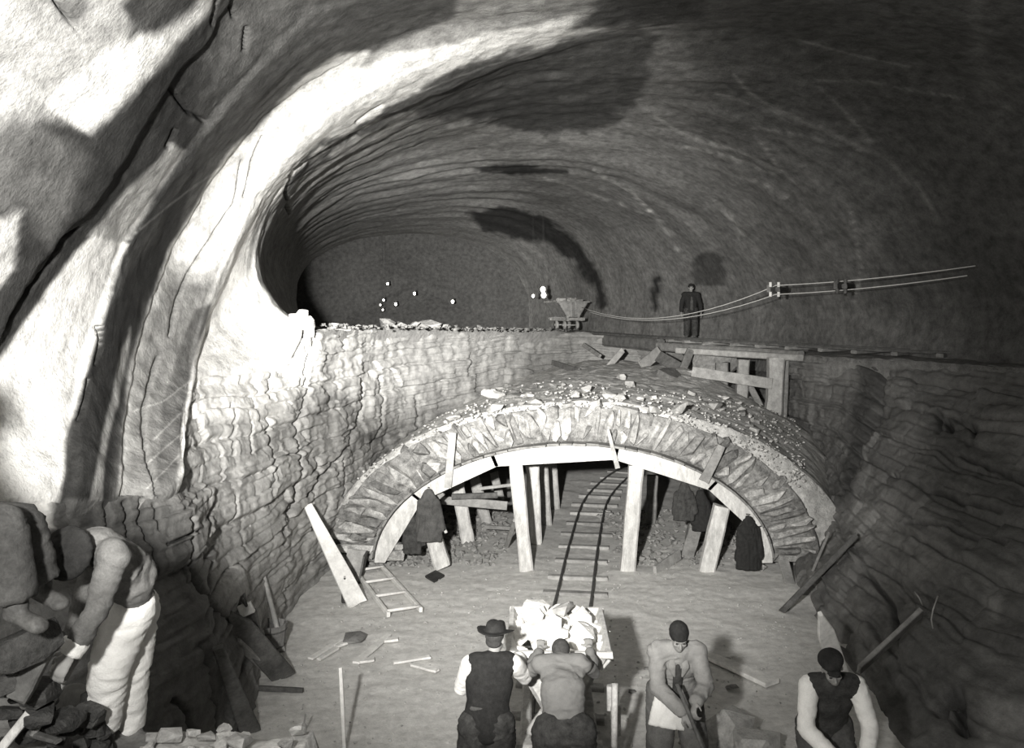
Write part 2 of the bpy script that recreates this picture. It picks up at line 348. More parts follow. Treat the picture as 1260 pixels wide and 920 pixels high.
# banding along the drive direction of the far tunnel, thin beds
alb *= 1+.16*gro*fbm(np.stack([dd*2.2, p[:, 0]*.2, p[:, 2]*.2], -1), 3, 61)
fine = fbm(p*np.array([9, 3, 9]), 3, 70); alb *= 1+.25*fine
alb = np.clip(alb, .02, .88)
A2 = alb.reshape(V, U)
uL = 6+NU*6; uR = 6+NU*11
for nm, a, b in (('wall_left', 0, uL+1), ('ceiling', uL, uR+1), ('wall_right', uR, U)):
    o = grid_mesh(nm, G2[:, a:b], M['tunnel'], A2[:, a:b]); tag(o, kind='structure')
# end face of the heading
er = G2[-1][6:-6]; er = np.concatenate([er, er[-1]+(er[0]-er[-1])*np.linspace(0, 1, 60)[1:-1, None]+np.array([0, 0, -.4]), er[:1]]); cen = np.array(P(505, 350, 52.0)); rows = [cen+(er-cen)*t for t in np.linspace(1.01, 0, 24)]
E = np.array(rows); E[:, :, 1] += (.5*fbm(E.reshape(-1, 3)*.6, 4, 80)).reshape(E.shape[:2])*np.linspace(0, 1, 24)[:, None]
tag(grid_mesh('wall_back', E, M['tunnel'], np.full(E.shape[:2], .085)), kind='structure')

# ================================================================ TRENCH WALLS (cliff)
def cols(defs): return np.array([[list(P(*a)) for a in c] for c in defs])
Wc = cols([
    [(-420, 640, 4.6), (-420, 760, 4.4), (-420, 950, 4.2), (-400, 1500, 4.0)],
    [(-60, 632, 6.6), (-40, 700, 6.4), (-20, 850, 5.9), (0, 1200, 5.75)],
    [(75, 612, 7.6), (80, 690, 7.3), (90, 800, 6.8), (110, 1080, 6.75)],
    [(150, 612, 8.35), (155, 690, 8.0), (170, 800, 7.6), (210, 995, 7.69)],
    [(216, 600, 8.95), (232, 690, 8.7), (262, 790, 8.55), (290, 915, 8.85)],
    [(236, 470, 11.2), (258, 590, 10.3), (286, 720, 10.0), (314, 862, 9.81)],
    [(300, 459, 12.3), (318, 560, 11.8), (335, 660, 11.7), (352, 764, 12.32)],
    [(346, 452, 13.3), (368, 540, 13.5), (384, 620, 14.0), (402, 706, 14.51)],
    [(384, 407, 14.4), (415, 500, 15.4), (438, 580, 16.2), (452, 660, 16.9)],
    [(480, 405, 18.6), (488, 480, 19.1), (498, 550, 19.6), (508, 614, 20.2)],
    [(600, 406, 23.6), (604, 460, 24.), (608, 520, 24.3), (612, 573, 24.5)],
    [(700, 409, 27.6), (702, 450, 28.), (704, 500, 28.2), (706, 547, 28.3)],
    [(800, 420, 28.2), (800, 455, 28.4), (800, 500, 28.5), (800, 545, 28.7)]])
G = np.swapaxes(catmull(np.swapaxes(catmull(Wc, [8, 14, 26, 36, 60, 56, 46, 52, 66, 64, 46, 22]), 0, 1), [80, 80, 80]), 0, 1)
def cliff(G, name, cracks, alb_fn, seed, sign, jag=1.):
    V, U, _ = G.shape
    n = grid_normals(G).reshape(-1, 3)
    cdir = np.array([1.5, 12, 3.])-G.reshape(-1, 3)
    n *= np.where((n*cdir).sum(1) < 0, -1, 1)[:, None]
    p = G.reshape(-1, 3); q = px_of(G)
    s = np.repeat(np.cumsum(np.r_[0, np.linalg.norm(np.diff(G[:, U//2], axis=0), axis=1)]), U)
    z = p[:, 2]
    rowt = np.tile(np.linspace(0, 1, U), V)
    # sedimentary beds with broken joints: each bed steps in or out, each block of a bed sits on its own depth
    zz = z+.16*fbm(np.stack([s*.5, z*.4, z*0], -1), 3, seed)+.03*s*.3
    hh = 0
    for (bt, bl, am) in ((.46, 1.9, .055), (.17, 1.1, .026)):
        k = np.floor(zz/bt); off = _h(k.astype(np.int64), (k*0).astype(np.int64), (k*0+3).astype(np.int64), seed)
        sw = s/bl+off*7+.3*fbm(np.stack([s*.9, z*1.2, z*0], -1), 2, seed+3)
        j = np.floor(sw)
        hb = _h(k.astype(np.int64), j.astype(np.int64), (k*0).astype(np.int64), seed+5)
        hh = hh+am*(hb-.5)*2
        fz = zz/bt-k; fs = sw-j
        hh = hh-am*.75*np.exp(-(np.minimum(fz, 1-fz)*bt/.018)**2)-am*.35*np.exp(-(np.minimum(fs, 1-fs)*bl/.025)**2)
    edge = sstep(0, .012, rowt)
    hh = hh*edge*jag*(.35+.65*sstep(7.5, 10.5, p[:, 1]))
    h = hh+.11*fbm(p*.9, 3, seed+8)+.04*fbm(p*4, 4, seed+9)+.045*fbm(p*np.array([1.2, 1.2, 13]), 3, seed+10)+.016*fbm(p*np.array([3.5, 3.5, .5]), 3, seed+11)
    qn = q+np.stack([fbm(p*3, 3, seed+20), fbm(p*3, 3, seed+21)], -1)*4
    crk = np.zeros(len(p))
    for pl, wd_, dep in cracks:
        e = np.exp(-(line_dist(qn, pl)/wd_)**2); h = h-dep*e; crk = np.maximum(crk, e)
    G2 = (p+n*h[:, None]).reshape(G.shape)
    alb = alb_fn(p, px_of(G2), s, zz)*(1-.55*crk)  # albedo darkened along cracks to paint in their shade
    alb *= 1+.32*fbm(p*np.array([1.5, 1.5, 9]), 4, seed+30)
    o = grid_mesh(name, G2, M['cliff'], np.clip(alb, .02, .88)); tag(o, kind='structure')
    return G2
def poly_mix(alb, q, p, pts, val, soft, wob_, amt=1., sd=90):
    qq = q+np.stack([fbm(p*2.2, 4, sd), fbm(p*2.2, 4, sd+1)], -1)*wob_
    m_ = sstep(-soft, soft, poly_sd(qq, pts))*amt
    return alb*(1-m_)+val*m_
def albW(p, q, s, zz):
    a = np.full(len(p), .31)+.08*fbm(p*.8, 3, 91)
    a = poly_mix(a, q, p, [(225, 440), (350, 440), (372, 400), (392, 400), (388, 470), (350, 520), (300, 540), (228, 520)], .72, 10, 8)
    a = poly_mix(a, q, p, [(228, 520), (330, 530), (400, 450), (450, 420), (470, 520), (430, 620), (380, 700), (300, 660), (240, 600)], .38, 16, 14)
    a = poly_mix(a, q, p, [(232, 515), (305, 518), (312, 545), (300, 560), (240, 556)], .4, 6, 6)
    a = poly_mix(a, q, p, [(480, 350), (900, 350), (900, 700), (520, 700), (500, 500)], .25, 26, 10)
    a = poly_mix(a, q, p, [(-500, 560), (110, 600), (222, 618), (250, 700), (300, 780), (330, 960), (0, 1300), (-500, 1300)], .12, 14, 10)
    a = poly_mix(a, q, p, [(85, 612), (110, 612), (118, 650), (100, 650)], .06, 4, 4)
    a = poly_mix(a, q, p, [(395, 487), (420, 487), (430, 500), (400, 500)], .22, 4, 5)
    a = poly_mix(a, q, p, [(445, 535), (466, 530), (470, 542), (448, 545)], .15, 4, 5)
    a = poly_mix(a, q, p, [(0, 600), (60, 600), (64, 650), (0, 660)], .8, 5, 4)
    return a
crW = [([(345, 400), (340, 420), (333, 455), (332, 490)], 1.6, .12), ([(353, 398), (360, 415), (366, 437)], 1.6, .12), ([(371, 400), (378, 420), (375, 445), (374, 480), (370, 520), (366, 560), (365, 610), (358, 640)], 2.0, .16),
       ([(445, 470), (450, 495), (447, 515), (438, 530), (430, 548), (415, 565), (400, 580), (378, 700 - 90)], 1.8, .16), ([(471, 462), (473, 490), (468, 520), (462, 545), (458, 552)], 1.5, .12), ([(511, 485), (512, 530), (505, 550), (500, 590)], 1.4, .10),
       ([(305, 520), (306, 560)], 1.3, .08), ([(330, 515), (334, 550), (333, 600)], 1.5, .1), ([(390, 565), (391, 590), (386, 610), (385, 650)], 1.4, .1), ([(424, 565), (425, 595), (418, 625)], 1.3, .09),
       ([(228, 640), (236, 665), (240, 690), (252, 720), (268, 745), (270, 790), (285, 830)], 1.8, .14), ([(262, 620), (256, 650), (252, 670), (268, 690), (262, 740), (285, 760)], 1.8, .14), ([(205, 670), (225, 662), (240, 655)], 1.5, .1),
       ([(290, 610), (288, 640)], 1.4, .08), ([(215, 860), (232, 880), (245, 905)], 3.0, .12), ([(155, 620), (158, 660), (165, 690)], 2.4, .14), ([(175, 615), (172, 645), (190, 670), (200, 700)], 2.2, .14), ([(190, 620), (195, 650)], 2, .1), ([(130, 615), (135, 650)], 2, .12),
       ([(260, 840), (275, 870), (275, 900)], 1.6, .08), ([(250, 790), (262, 830)], 1.4, .06), ([(360, 615), (352, 640), (350, 670)], 1.3, .08), ([(280, 500), (282, 560)], 1.2, .06)]
GW = cliff(G, 'wall_trench_left', crW, albW, 100, 1)

Rc = cols([
    [(780, 420, 28.4), (780, 455, 28.5), (780, 500, 28.6), (780, 545, 28.8)],
    [(900, 432, 26.5), (900, 470, 26.3), (900, 515, 26.2), (900, 560, 26.3)],
    [(975, 436, 20.6), (980, 490, 20.4), (984, 550, 20.5), (985, 610, 20.6)],
    [(1060, 440, 18.4), (1050, 510, 17.6), (1020, 590, 16.8), (985, 664, 16.7)],
    [(1150, 445, 16.6), (1110, 540, 15.2), (1050, 640, 14.2), (985, 726, 13.7)],
    [(1300, 452, 14.), (1220, 580, 12.4), (1140, 720, 11.0), (1060, 840, 10.28)],
    [(1600, 470, 11), (1450, 650, 9.6), (1300, 800, 8.9), (1120, 935, 8.53)],
    [(2400, 600, 6), (2200, 850, 6), (1900, 1100, 5.6), (1500, 1300, 5.15)]])
G = np.swapaxes(catmull(np.swapaxes(catmull(Rc, [30, 60, 66, 66, 70, 60, 30]), 0, 1), [60, 80, 80]), 0, 1)
def albR(p, q, s, zz):
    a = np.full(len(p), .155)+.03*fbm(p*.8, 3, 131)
    a = poly_mix(a, q, p, [(940, 440), (1010, 440), (1010, 560), (1030, 640), (990, 700), (940, 640)], .17, 18, 12)
    a = poly_mix(a, q, p, [(1085, 445), (1290, 460), (1290, 560), (1150, 560), (1090, 480)], .17, 14, 12)
    a = poly_mix(a, q, p, [(1040, 610), (1100, 620), (1110, 670), (1060, 680)], .22, 10, 8)
    a = poly_mix(a, q, p, [(1060, 445), (1088, 450), (1080, 500), (1060, 560), (1045, 620), (1030, 620), (1045, 540)], .07, 8, 8)
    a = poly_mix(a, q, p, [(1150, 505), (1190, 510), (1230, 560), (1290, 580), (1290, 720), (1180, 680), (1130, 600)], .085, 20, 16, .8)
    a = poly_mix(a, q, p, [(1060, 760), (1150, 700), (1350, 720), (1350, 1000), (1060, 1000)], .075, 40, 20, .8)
    a = poly_mix(a, q, p, [(1212, 720), (1235, 722), (1225, 770), (1210, 750)], .16, 8, 6)
    a = poly_mix(a, q, p, [(1215, 860), (1300, 860), (1300, 960), (1200, 960)], .15, 10, 8)
    return a
crR = [([(1085, 450), (1075, 500), (1055, 560), (1040, 610)], 4., .2), ([(1150, 505), (1153, 525)], 3, .2), ([(1160, 512), (1172, 525), (1190, 520), (1200, 535)], 3, .18), ([(1140, 600), (1180, 612), (1230, 625)], 2.5, .12),
       ([(1120, 640), (1180, 655), (1240, 670)], 2.5, .12), ([(1060, 700), (1090, 735), (1100, 780)], 2.5, .12), ([(1180, 560), (1220, 572), (1258, 590)], 2.2, .1), ([(1160, 880), (1180, 850), (1185, 900)], 5, .2)]
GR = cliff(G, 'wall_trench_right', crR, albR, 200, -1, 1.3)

# ================================================================ upper ledge (bench at the foot of the far tunnel)
fr = [(384, 407, 14.2), (480, 405, 18.6), (600, 406, 23.6), (700, 409, 27.6), (800, 421, 28.2), (900, 433, 26.5), (975, 437, 20.6), (1060, 441, 18.3), (1150, 446, 16.5), (1300, 453, 13.9), (1600, 471, 10.9), (2400, 601, 5.9)]
bk = [(366, 404, 14.4), (366, 402, 27), (366, 404, 51.5), (560, 404, 51.5), (665, 404, 50), (745, 409, 38), (830, 415, 31), (920, 420.5, 27), (1095, 435, 20), (1275, 450, 15.8), (1560, 473, 12), (2600, 600, 5.4)]
A_, B_ = cols([[a, b] for a, b in zip(fr, bk)]).transpose(1, 0, 2)
rows = np.array([A_*(1-t)+B_*t for t in np.linspace(0, 1, 2)])
L = catmull(np.swapaxes(rows, 0, 1), [30]*11)           # (cols, 2, 3)
ts = np.r_[-.004, np.linspace(-.003, .06, 40), np.linspace(.062, 1.02, 90)][None, :, None]
G = L[:, :1]*(1-ts)+L[:, 1:]*ts
pp = G.reshape(-1, 3)
tt = np.tile(ts.reshape(-1), G.shape[0])
G[:, :, 2] += (.06*fbm(pp*1.6, 4, 300)+.03*fbm(pp*5, 3, 301)+.10*np.clip(fbm(pp*2.3, 3, 302), 0, 1)*sstep(.2, 0, tt)*np.where(pp[:, 0] < 2.5, 1, .2)).reshape(G.shape[:2])
G[:, 0] = G[:, 1]+np.array([-.1, .25, -.45]); G[:, -1, 2] -= .1
tag(grid_mesh('upper_ledge', G, M['ledge']), kind='structure')

# ================================================================ trench floor
xs = np.linspace(-4.2, 8.2, 260); ys = np.r_[np.linspace(3.2, 16, 300), np.linspace(16.1, 30, 140)]
X, Y = np.meshgrid(xs, ys); G = np.stack([X, Y, X*0], -1); pp = G.reshape(-1, 3)
G[:, :, 2] = (.03*fbm(pp*1.1, 3, 310)+.014*fbm(pp*6, 3, 311)-.005).reshape(X.shape)
tag(grid_mesh('floor', G, M['floor']), kind='structure')

# ================================================================ near rock shelf below the camera, where the left workers are
xs = np.linspace(-5.6, -1.05, 150); ys = np.linspace(.3, 5.6, 170)
X, Y = np.meshgrid(xs, ys); pp = np.stack([X.ravel(), Y.ravel(), X.ravel()*0], -1)
zt = 1.83+.07*fbm(pp*2.1, 4, 320).reshape(X.shape)+.03*fbm(pp*8, 3, 321).reshape(X.shape)
up = sstep(-2.15, -2.75, X+.12*fbm(pp*1.7, 3, 322).reshape(X.shape))
back = sstep(4.45, 3.9, Y)
zt = zt+up*(.18+.72*back)
zt = zt+.22*sstep(-1.9, -2.3, X)*np.clip(fbm(pp*3.2, 4, 325).reshape(X.shape)+.2, 0, 1)
zt = zt-1.9*sstep(5.25, 5.5, Y+.08*fbm(pp*3, 3, 323).reshape(X.shape))-1.9*sstep(-1.2, -1.08, X+.1*fbm(pp*3, 3, 324).reshape(X.shape))*(1-sstep(5.25, 5.5, Y))
G = np.stack([X, Y, zt], -1)
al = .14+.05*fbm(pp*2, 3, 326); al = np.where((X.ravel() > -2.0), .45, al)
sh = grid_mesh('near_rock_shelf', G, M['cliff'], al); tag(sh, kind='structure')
# ================================================================ shape builders for the things
def jitter(v, a): return Vector(v)+Vector((rnd.uniform(-a, a), rnd.uniform(-a, a), rnd.uniform(-a, a)))
def plank(name, p0, p1, wd, th, mat, parent=None, side=None, bow=0., taper=1., nseg=4, rough=.05, point=False):
    """sawn or split timber from p0 to p1: several stations, uneven width, worn edges"""
    p0 = Vector(p0); p1 = Vector(p1); ax = (p1-p0).normalized()
    sd = Vector(side) if side is not None else ax.cross(Vector((0, 1, 0)))
    if sd.length < .1: sd = ax.cross(Vector((0, 0, 1)))
    sd = (sd-ax*sd.dot(ax)).normalized(); up = ax.cross(sd).normalized()
    vs_, fs = [], []
    c = min(wd, th)*.16
    for i in range(nseg+1):
        t = i/nseg; m = p0.lerp(p1, t)+up*bow*math.sin(math.pi*t)+sd*bow*.3*math.sin(math.pi*t)
        k = (1+(taper-1)*t)*(1+rnd.uniform(-rough, rough)); a, b = wd/2*k, th/2*(1+rnd.uniform(-rough, rough))
        if point and i == nseg: a *= .25
        for x, y in ((-a+c, -b), (a-c, -b), (a, -b+c), (a, b-c), (a-c, b), (-a+c, b), (-a, b-c), (-a, -b+c)):
            vs_.append(m+sd*x+up*y+ax*(rnd.uniform(-.3, .3)*wd*.25 if i in (0, nseg) else 0))
    for i in range(nseg):
        for j in range(8): fs.append((i*8+j, i*8+(j+1) % 8, (i+1)*8+(j+1) % 8, (i+1)*8+j))
    fs.append(tuple(range(7, -1, -1))); fs.append(tuple(range(nseg*8, nseg*8+8)))
    return mesh_obj(name, vs_, fs, mat, parent)
def tube(name, pts, r, mat, parent=None, ns=8, smooth=True, r1=None):
    pts = [Vector(p) for p in pts]; vs_, fs = [], []
    prev = None
    for i, p in enumerate(pts):
        t = (pts[min(i+1, len(pts)-1)]-pts[max(i-1, 0)]).normalized()
        a = t.cross(Vector((0, 0, 1)) if abs(t.z) < .9 else Vector((1, 0, 0))).normalized()
        if prev is not None and a.dot(prev) < 0: a = -a
        prev = a; b = t.cross(a)
        rr = r if r1 is None else r+(r1-r)*i/(len(pts)-1)
        for k in range(ns):
            an = 2*math.pi*k/ns; vs_.append(p+(a*math.cos(an)+b*math.sin(an))*rr)
    for i in range(len(pts)-1):
        for k in range(ns): fs.append((i*ns+k, i*ns+(k+1) % ns, (i+1)*ns+(k+1) % ns, (i+1)*ns+k))
    fs.append(tuple(range(ns-1, -1, -1))); fs.append(tuple(range((len(pts)-1)*ns, len(pts)*ns)))
    return mesh_obj(name, vs_, fs, mat, parent, smooth)
def hull_mesh(name, size, mat, n=16, seed=0):
    """angular broken stone: hull of random points on a rounded block"""
    r = random.Random(seed); bm = bmesh.new()
    for _ in range(n):
        v = Vector((r.uniform(-1, 1), r.uniform(-1, 1), r.uniform(-1, 1))); m = max(abs(c) for c in v); v = v/m*(.82+.18*r.random()) if m > 0 else v
        if v.length > 1.35: v = v*1.35/v.length
        bm.verts.new((v.x*size[0]/2, v.y*size[1]/2, v.z*size[2]/2))
    res = bmesh.ops.convex_hull(bm, input=bm.verts)
    junk = [g for g in res['geom_interior']+res['geom_unused'] if isinstance(g, bmesh.types.BMVert)]
    if junk: bmesh.ops.delete(bm, geom=list(set(junk)), context='VERTS')
    bmesh.ops.dissolve_limit(bm, angle_limit=.12, verts=bm.verts, edges=bm.edges)
    bmesh.ops.triangulate(bm, faces=bm.faces)
    zmin = min(v.co.z for v in bm.verts)
    for v in bm.verts: v.co.z -= zmin
    me = bpy.data.meshes.new(name); bm.to_mesh(me); bm.free(); me.materials.append(mat)
    return me
def rot_to(ax, z=None):
    return ax

# ================================================================ the masonry vault over the far trench
VD0, VD1 = 14.8, 27.0
def vcx(d): return 1.03+.17*(d-VD0)
def vault_pt(th, a, b, d, zb=.12): return Vector((vcx(d)+a*math.cos(th), d, zb+b*math.sin(th)))
AI, BI, AO, BO = 3.28, 1.98, 4.12, 2.58
vault = thing('masonry_vault', 'low rubble masonry vault over the trench, its ring of rough stones facing front', 'vault', (vcx(VD0), VD0, 0))
def barrel(name, a0, b0, a1, b1, d0, d1, mat, nz=30, nt=90, disp=.04, t0=0., t1=math.pi):
    th = np.linspace(t0, t1, nt); ds = np.linspace(d0, d1, nz)
    prof = []
    TH, D = np.meshgrid(th, ds)
    def sh(a, b): return np.stack([vcx(D)+a*np.cos(TH), D, .12+b*np.sin(TH)], -1)
    out = sh(a1, b1); inn = sh(a0, b0)
    out += vdisp(out, disp, 2.5, 4, 400); inn += vdisp(inn, disp*.4, 2.5, 4, 401)
    Gb = np.concatenate([inn[::-1], out], 0)
    o = grid_mesh(name, Gb, mat); link_parent(o, vault); return o
def link_parent(o, par):
    o.parent = par; o.matrix_parent_inverse = par.matrix_basis.inverted()
barrel('mortar_core', AI, BI, AO-.05, BO-.05, VD0+.0, VD1, M['mortar'])
# earth heaped over the vault behind its front ring
xs = np.linspace(-4.6, 8.2, 230); ds = np.linspace(VD0+.25, 27.5, 220)
X, D = np.meshgrid(xs, ds); cx = vcx(D)
aR = AO+.5+1.0*sstep(15.0, 20, D); aL = AO+.1+.5*sstep(15.0, 19, D)
u_ = np.where(X > cx, (X-cx)/aR, (X-cx)/aL)
top = .12+(BO+.03)*np.sqrt(np.clip(1-u_**2, 0, 1))
top = np.where(np.abs(u_) > .995, -.4, top)
pp = np.stack([X.ravel(), D.ravel(), X.ravel()*0], -1)
top = top+(.07*fbm(pp*1.6, 4, 330)+.035*fbm(pp*6, 3, 331)).reshape(X.shape)*sstep(0, .5, D-VD0)
lump = .5*np.exp(-(((X-4.3)/1.0)**2+((D-22.5)/1.3)**2))
top = top+lump*.5
G = np.stack([X, D, top], -1); uf = (X[0]-cx[0])/(AO-.08); G[0, :, 2] = np.minimum(G[0, :, 2]-.05, np.where(np.abs(uf) < 1, .12+(BO-.08)*np.sqrt(np.clip(1-uf**2, 0, 1)), -.4))
# keep the hollow of the trench below free: only the shell above the extrados
o = grid_mesh('earth_cover', G, M['dirt']); link_parent(o, vault)
def mound_z(x, d):
    cx = vcx(d); aR = AO+.5+1.0*float(sstep(15.0, 20, np.array(float(d)))); aL = AO+.1+.5*float(sstep(15., 19, np.array(float(d))))
    u = (x-cx)/(aR if x > cx else aL)
    return .12+(BO+.03)*math.sqrt(max(0, 1-u*u)) if abs(u) < 1 else 0
# ring stones, one by one
stone_ms = [hull_mesh('stone', (1, 1, 1), M['stone'], 18+3*(k % 3), 50+k) for k in range(12)]
t = .045
per = 0
while t < math.pi-.05:
    rad = math.hypot(AO*math.sin(t), BO*math.cos(t))
    wst = rnd.uniform(.11, .21); dt = wst/math.hypot(3.7*math.sin(t), 2.28*math.cos(t))
    tm = t+dt/2; t += dt
    pa = vault_pt(tm, AI+.02, BI+.02, VD0); pb = vault_pt(tm, AO+.02, BO+.02, VD0)
    ax = (pb-pa); Lr = ax.length; ax.normalize()
    # lean of rubble stones: radial with a scatter
    cuts = [0, rnd.uniform(.42, .62), 1] if rnd.random() < .55 else [0, 1]
    for c0, c1 in zip(cuts[:-1], cuts[1:]):
        m = stone_ms[rnd.randrange(12)]; o = bpy.data.objects.new('stone', m); C.objects.link(o)
        ln = Lr*(c1-c0)*rnd.uniform(.86, 1.0); pos = pa+ax*(Lr*c0+.01)
        q = ax.to_track_quat('Z', 'Y'); q = q @ Quaternion((0, 1, 0), rnd.uniform(-.10, .10)) @ Quaternion((0, 0, 1), rnd.uniform(-.12, .12))
        o.rotation_mode = 'QUATERNION'; o.rotation_quaternion = q
        o.scale = (wst*rnd.uniform(.86, 1.02), rnd.uniform(.22, .36), ln)
        o.location = pos+Vector((0, rnd.uniform(0.0, .10), 0))
        # local axes: x tangential if track quat lets it; force by swapping when needed
        xa = q @ Vector((1, 0, 0))
        if abs(xa.y) > .7: o.scale = (o.scale[1], o.scale[0], o.scale[2])
        link_parent(o, vault)
# footing blocks, left springing
for k, (x, y, w_) in enumerate([(478, 672, .2), (485, 690, .34), (470, 684, .2), (492, 675, .22), (455, 660, .3), (440, 668, .35), (930, 700, .3), (950, 690, .25), (428, 640, .4), (425, 655, .35)]):
    o = bpy.data.objects.new('stone', stone_ms[k]); C.objects.link(o); o.location = P(x, y, 14.75); o.scale = (w_, .25, w_*.55); o.rotation_euler = (0, rnd.uniform(-.3, .3), rnd.uniform(-.3, .3)); link_parent(o, vault)

# ---- loose rubble on the vault
rub_ms = [hull_mesh('loose_stone', (1, 1, .7), M['pale_rubble'], 14, 90+k) for k in range(8)]
rub_dk = [hull_mesh('loose_stone', (1, 1, .7), M['dark_stone'], 14, 110+k) for k in range(6)]
rub_cl = [hull_mesh('clod', (1, 1, .7), M['clod'], 60, 130+k) for k in range(6)]
def loose(ms, pos, s, lab, grp, cat='stone'):
    o = bpy.data.objects.new(ms[0].name.split('.')[0], rnd.choice(ms)); C.objects.link(o); o.location = pos
    o.scale = (s*rnd.uniform(.7, 1.25), s*rnd.uniform(.7, 1.2), s*rnd.uniform(.6, 1.)); o.rotation_euler = (rnd.uniform(-.3, .3), rnd.uniform(-.3, .3), rnd.uniform(0, 6.28))
    return tag(o, lab, cat, grp)
def on_mound(px, py):
    """walk the pixel's ray to the mound"""
    d = 14.9
    while d < 27.3:
        p = P(px, py, d)
        if p.z <= mound_z(p.x, d)+.02: return p
        d += .05
    return None
LBL = 'loose pale stone among the rubble strewn over the top of the masonry vault'
spots = [(635, 530, .30), (690, 521, .22), (768, 512, .42), (735, 500, .25), (802, 508, .28), (760, 492, .24), (748, 489, .3), (722, 481, .22), (706, 488, .2), (775, 475, .3), (765, 466, .26), (700, 500, .2), (742, 518, .2), (838, 508, .28), (880, 503, .26), (846, 525, .2), (860, 540, .22), (820, 530, .2), (660, 498, .2), (607, 490, .4), (612, 505, .25), (560, 515, .22)]
for x, y, s in spots:
    p = on_mound(x, y)
    if p: loose(rub_ms, p+Vector((0, 0, -.02)), s, LBL, 'loose stones on the vault')
for _ in range(110):
    x = rnd.uniform(560, 930); y = rnd.uniform(468, 545)+abs(x-700)*.10
    p = on_mound(x, y)
    if p and p.y > 15.1: loose(rub_ms if rnd.random() < .6 else rub_dk, p+Vector((0, 0, -.02)), rnd.uniform(.08, .2), LBL if False else LBL, 'loose stones on the vault')
# finest debris as stuff
def debris(name, fn, n, smin, smax, mat, label, cat='rubble'):
    vs_, fs = [], []
    for _ in range(n):
        p = fn()
        if p is None: continue
        s = rnd.uniform(smin, smax); b = len(vs_)
        Q_ = Quaternion((rnd.gauss(0, 1), rnd.gauss(0, 1), rnd.gauss(0, 1), rnd.gauss(0, 1))).normalized()
        for v in ((1, 0, 0), (-1, 0, 0), (0, 1, 0), (0, -1, 0), (0, 0, 1), (0, 0, -1)):
            u = Q_ @ (Vector(v)*rnd.uniform(.55, 1.1)); vs_.append(p+Vector((u.x*s, u.y*s, u.z*s*.7+s*.35)))
        for i_, j_, k_ in ((0, 2, 4), (2, 1, 4), (1, 3, 4), (3, 0, 4), (2, 0, 5), (1, 2, 5), (3, 1, 5), (0, 3, 5)): fs.append((b+i_, b+j_, b+k_))
    o = mesh_obj(name, vs_, fs, mat); return tag(o, label, cat, kind='stuff')
def f1():
    x = rnd.uniform(430, 990); return on_mound(x, rnd.uniform(466, 560)+abs(x-700)*.14)
debris('fine_rubble', f1, 1900, .015, .05, M['chip'], 'fine chips of broken stone scattered over the earth on the vault')
def f2():
    d = rnd.uniform(8.5, 15.5); return Vector((rnd.uniform(-2.7, 3.8), d, .0))
debris('floor_chips', f2, 900, .008, .028, M['pale_rubble'], 'small pale chips scattered on the trench floor')
def f3():
    x = rnd.choice([rnd.uniform(-2.4, -.1), rnd.uniform(1.8, 4.4)]); return Vector((x, rnd.uniform(14.9, 19), .0))
debris('spoil_under_vault', f3, 900, .03, .10, M['dark_stone'], 'broken spoil lying under the vault on both sides of the track')
def f4():
    d = rnd.uniform(14.6, 27); t_ = rnd.random()
    a_ = Vector(P(384, 405, 14.4)); b_ = Vector(P(700, 409, 27.6)); p = a_.lerp(b_, t_); return p+Vector((rnd.uniform(-.5, .3), rnd.uniform(0, 1.5), rnd.uniform(.0, .06)))
debris('ledge_rubble', f4, 260, .02, .07, M['rim'], 'rubble lying along the rim of the upper ledge')

# ================================================================ timber centering of the vault
def rib_frame(label, d, mat, segs, posts, depth=.13, k=1.):
    f = thing('timber_centering', label, 'formwork', (vcx(d), d, 0), 'timber centering frames under the vault')
    for t0, t1 in segs:
        N_ = 7; vs_, fs = [], []
        for i in range(N_+1):
            t_ = t0+(t1-t0)*i/N_
            hh = .17
            # the lower edge of each segment is straight (sawn board), the upper edge follows the arc
            po = vault_pt(t_, AI-.03, BI-.03, d)
            e0 = vault_pt(t0, AI-.03-hh, BI-.03-hh-.01, d); e1 = vault_pt(t1, AI-.03-hh, BI-.03-hh-.01, d)
            pi = e0.lerp(e1, i/N_)
            for dy in (-depth/2, depth/2): vs_ += [po+Vector((0, dy, 0)), pi+Vector((0, dy, 0))]
        for i in range(N_):
            a, b = i*4, i*4+4
            fs += [(a, b, b+1, a+1), (a+2, a+3, b+3, b+2), (a, a+2, b+2, b), (a+1, b+1, b+3, a+3)]
        fs += [(0, 1, 3, 2), (N_*4, N_*4+2, N_*4+3, N_*4+1)]
        mesh_obj('rib_board', vs_, fs, mat, f)
    for (x0, y0, x1, y1, w_, m_) in posts:
        plank('post', P(x0, y0, d+.08), P(x1, y1, d+.08), w_, w_*.8, m_, f, nseg=6, rough=.06)
    return f
front = rib_frame('front centering frame, whitewashed arched boards carried on splayed posts at the mouth', VD0-.15, M['white_wood'],
                  [(.02, .34), (.33, .78), (.76, 1.36), (1.34, 2.0), (1.98, 2.52), (2.5, 3.12)],
                  [(530, 648, 545, 697, .27, M['white_wood']), (634, 566, 648, 701, .22, M['white_wood']), (783, 572, 772, 704, .24, M['white_wood']), (888, 622, 867, 712, .26, M['white_wood'])])
front['label'] = 'front centering frame, whitewashed arched boards carried on splayed posts at the vault mouth'
plank('cleat', P(557, 532, 14.5), P(551, 600, 14.5), .12, .04, M['wood'], front)
plank('cleat', P(888, 548, 14.5), P(866, 592, 14.5), .13, .05, M['wood'], front, taper=1.3)
plank('cleat', P(748, 528, 14.5), P(760, 576, 14.5), .05, .03, M['wood'], front, taper=1.6)
plank('cleat', P(524, 604, 14.45), P(549, 655, 14.5), .05, .04, M['white_wood'], front)
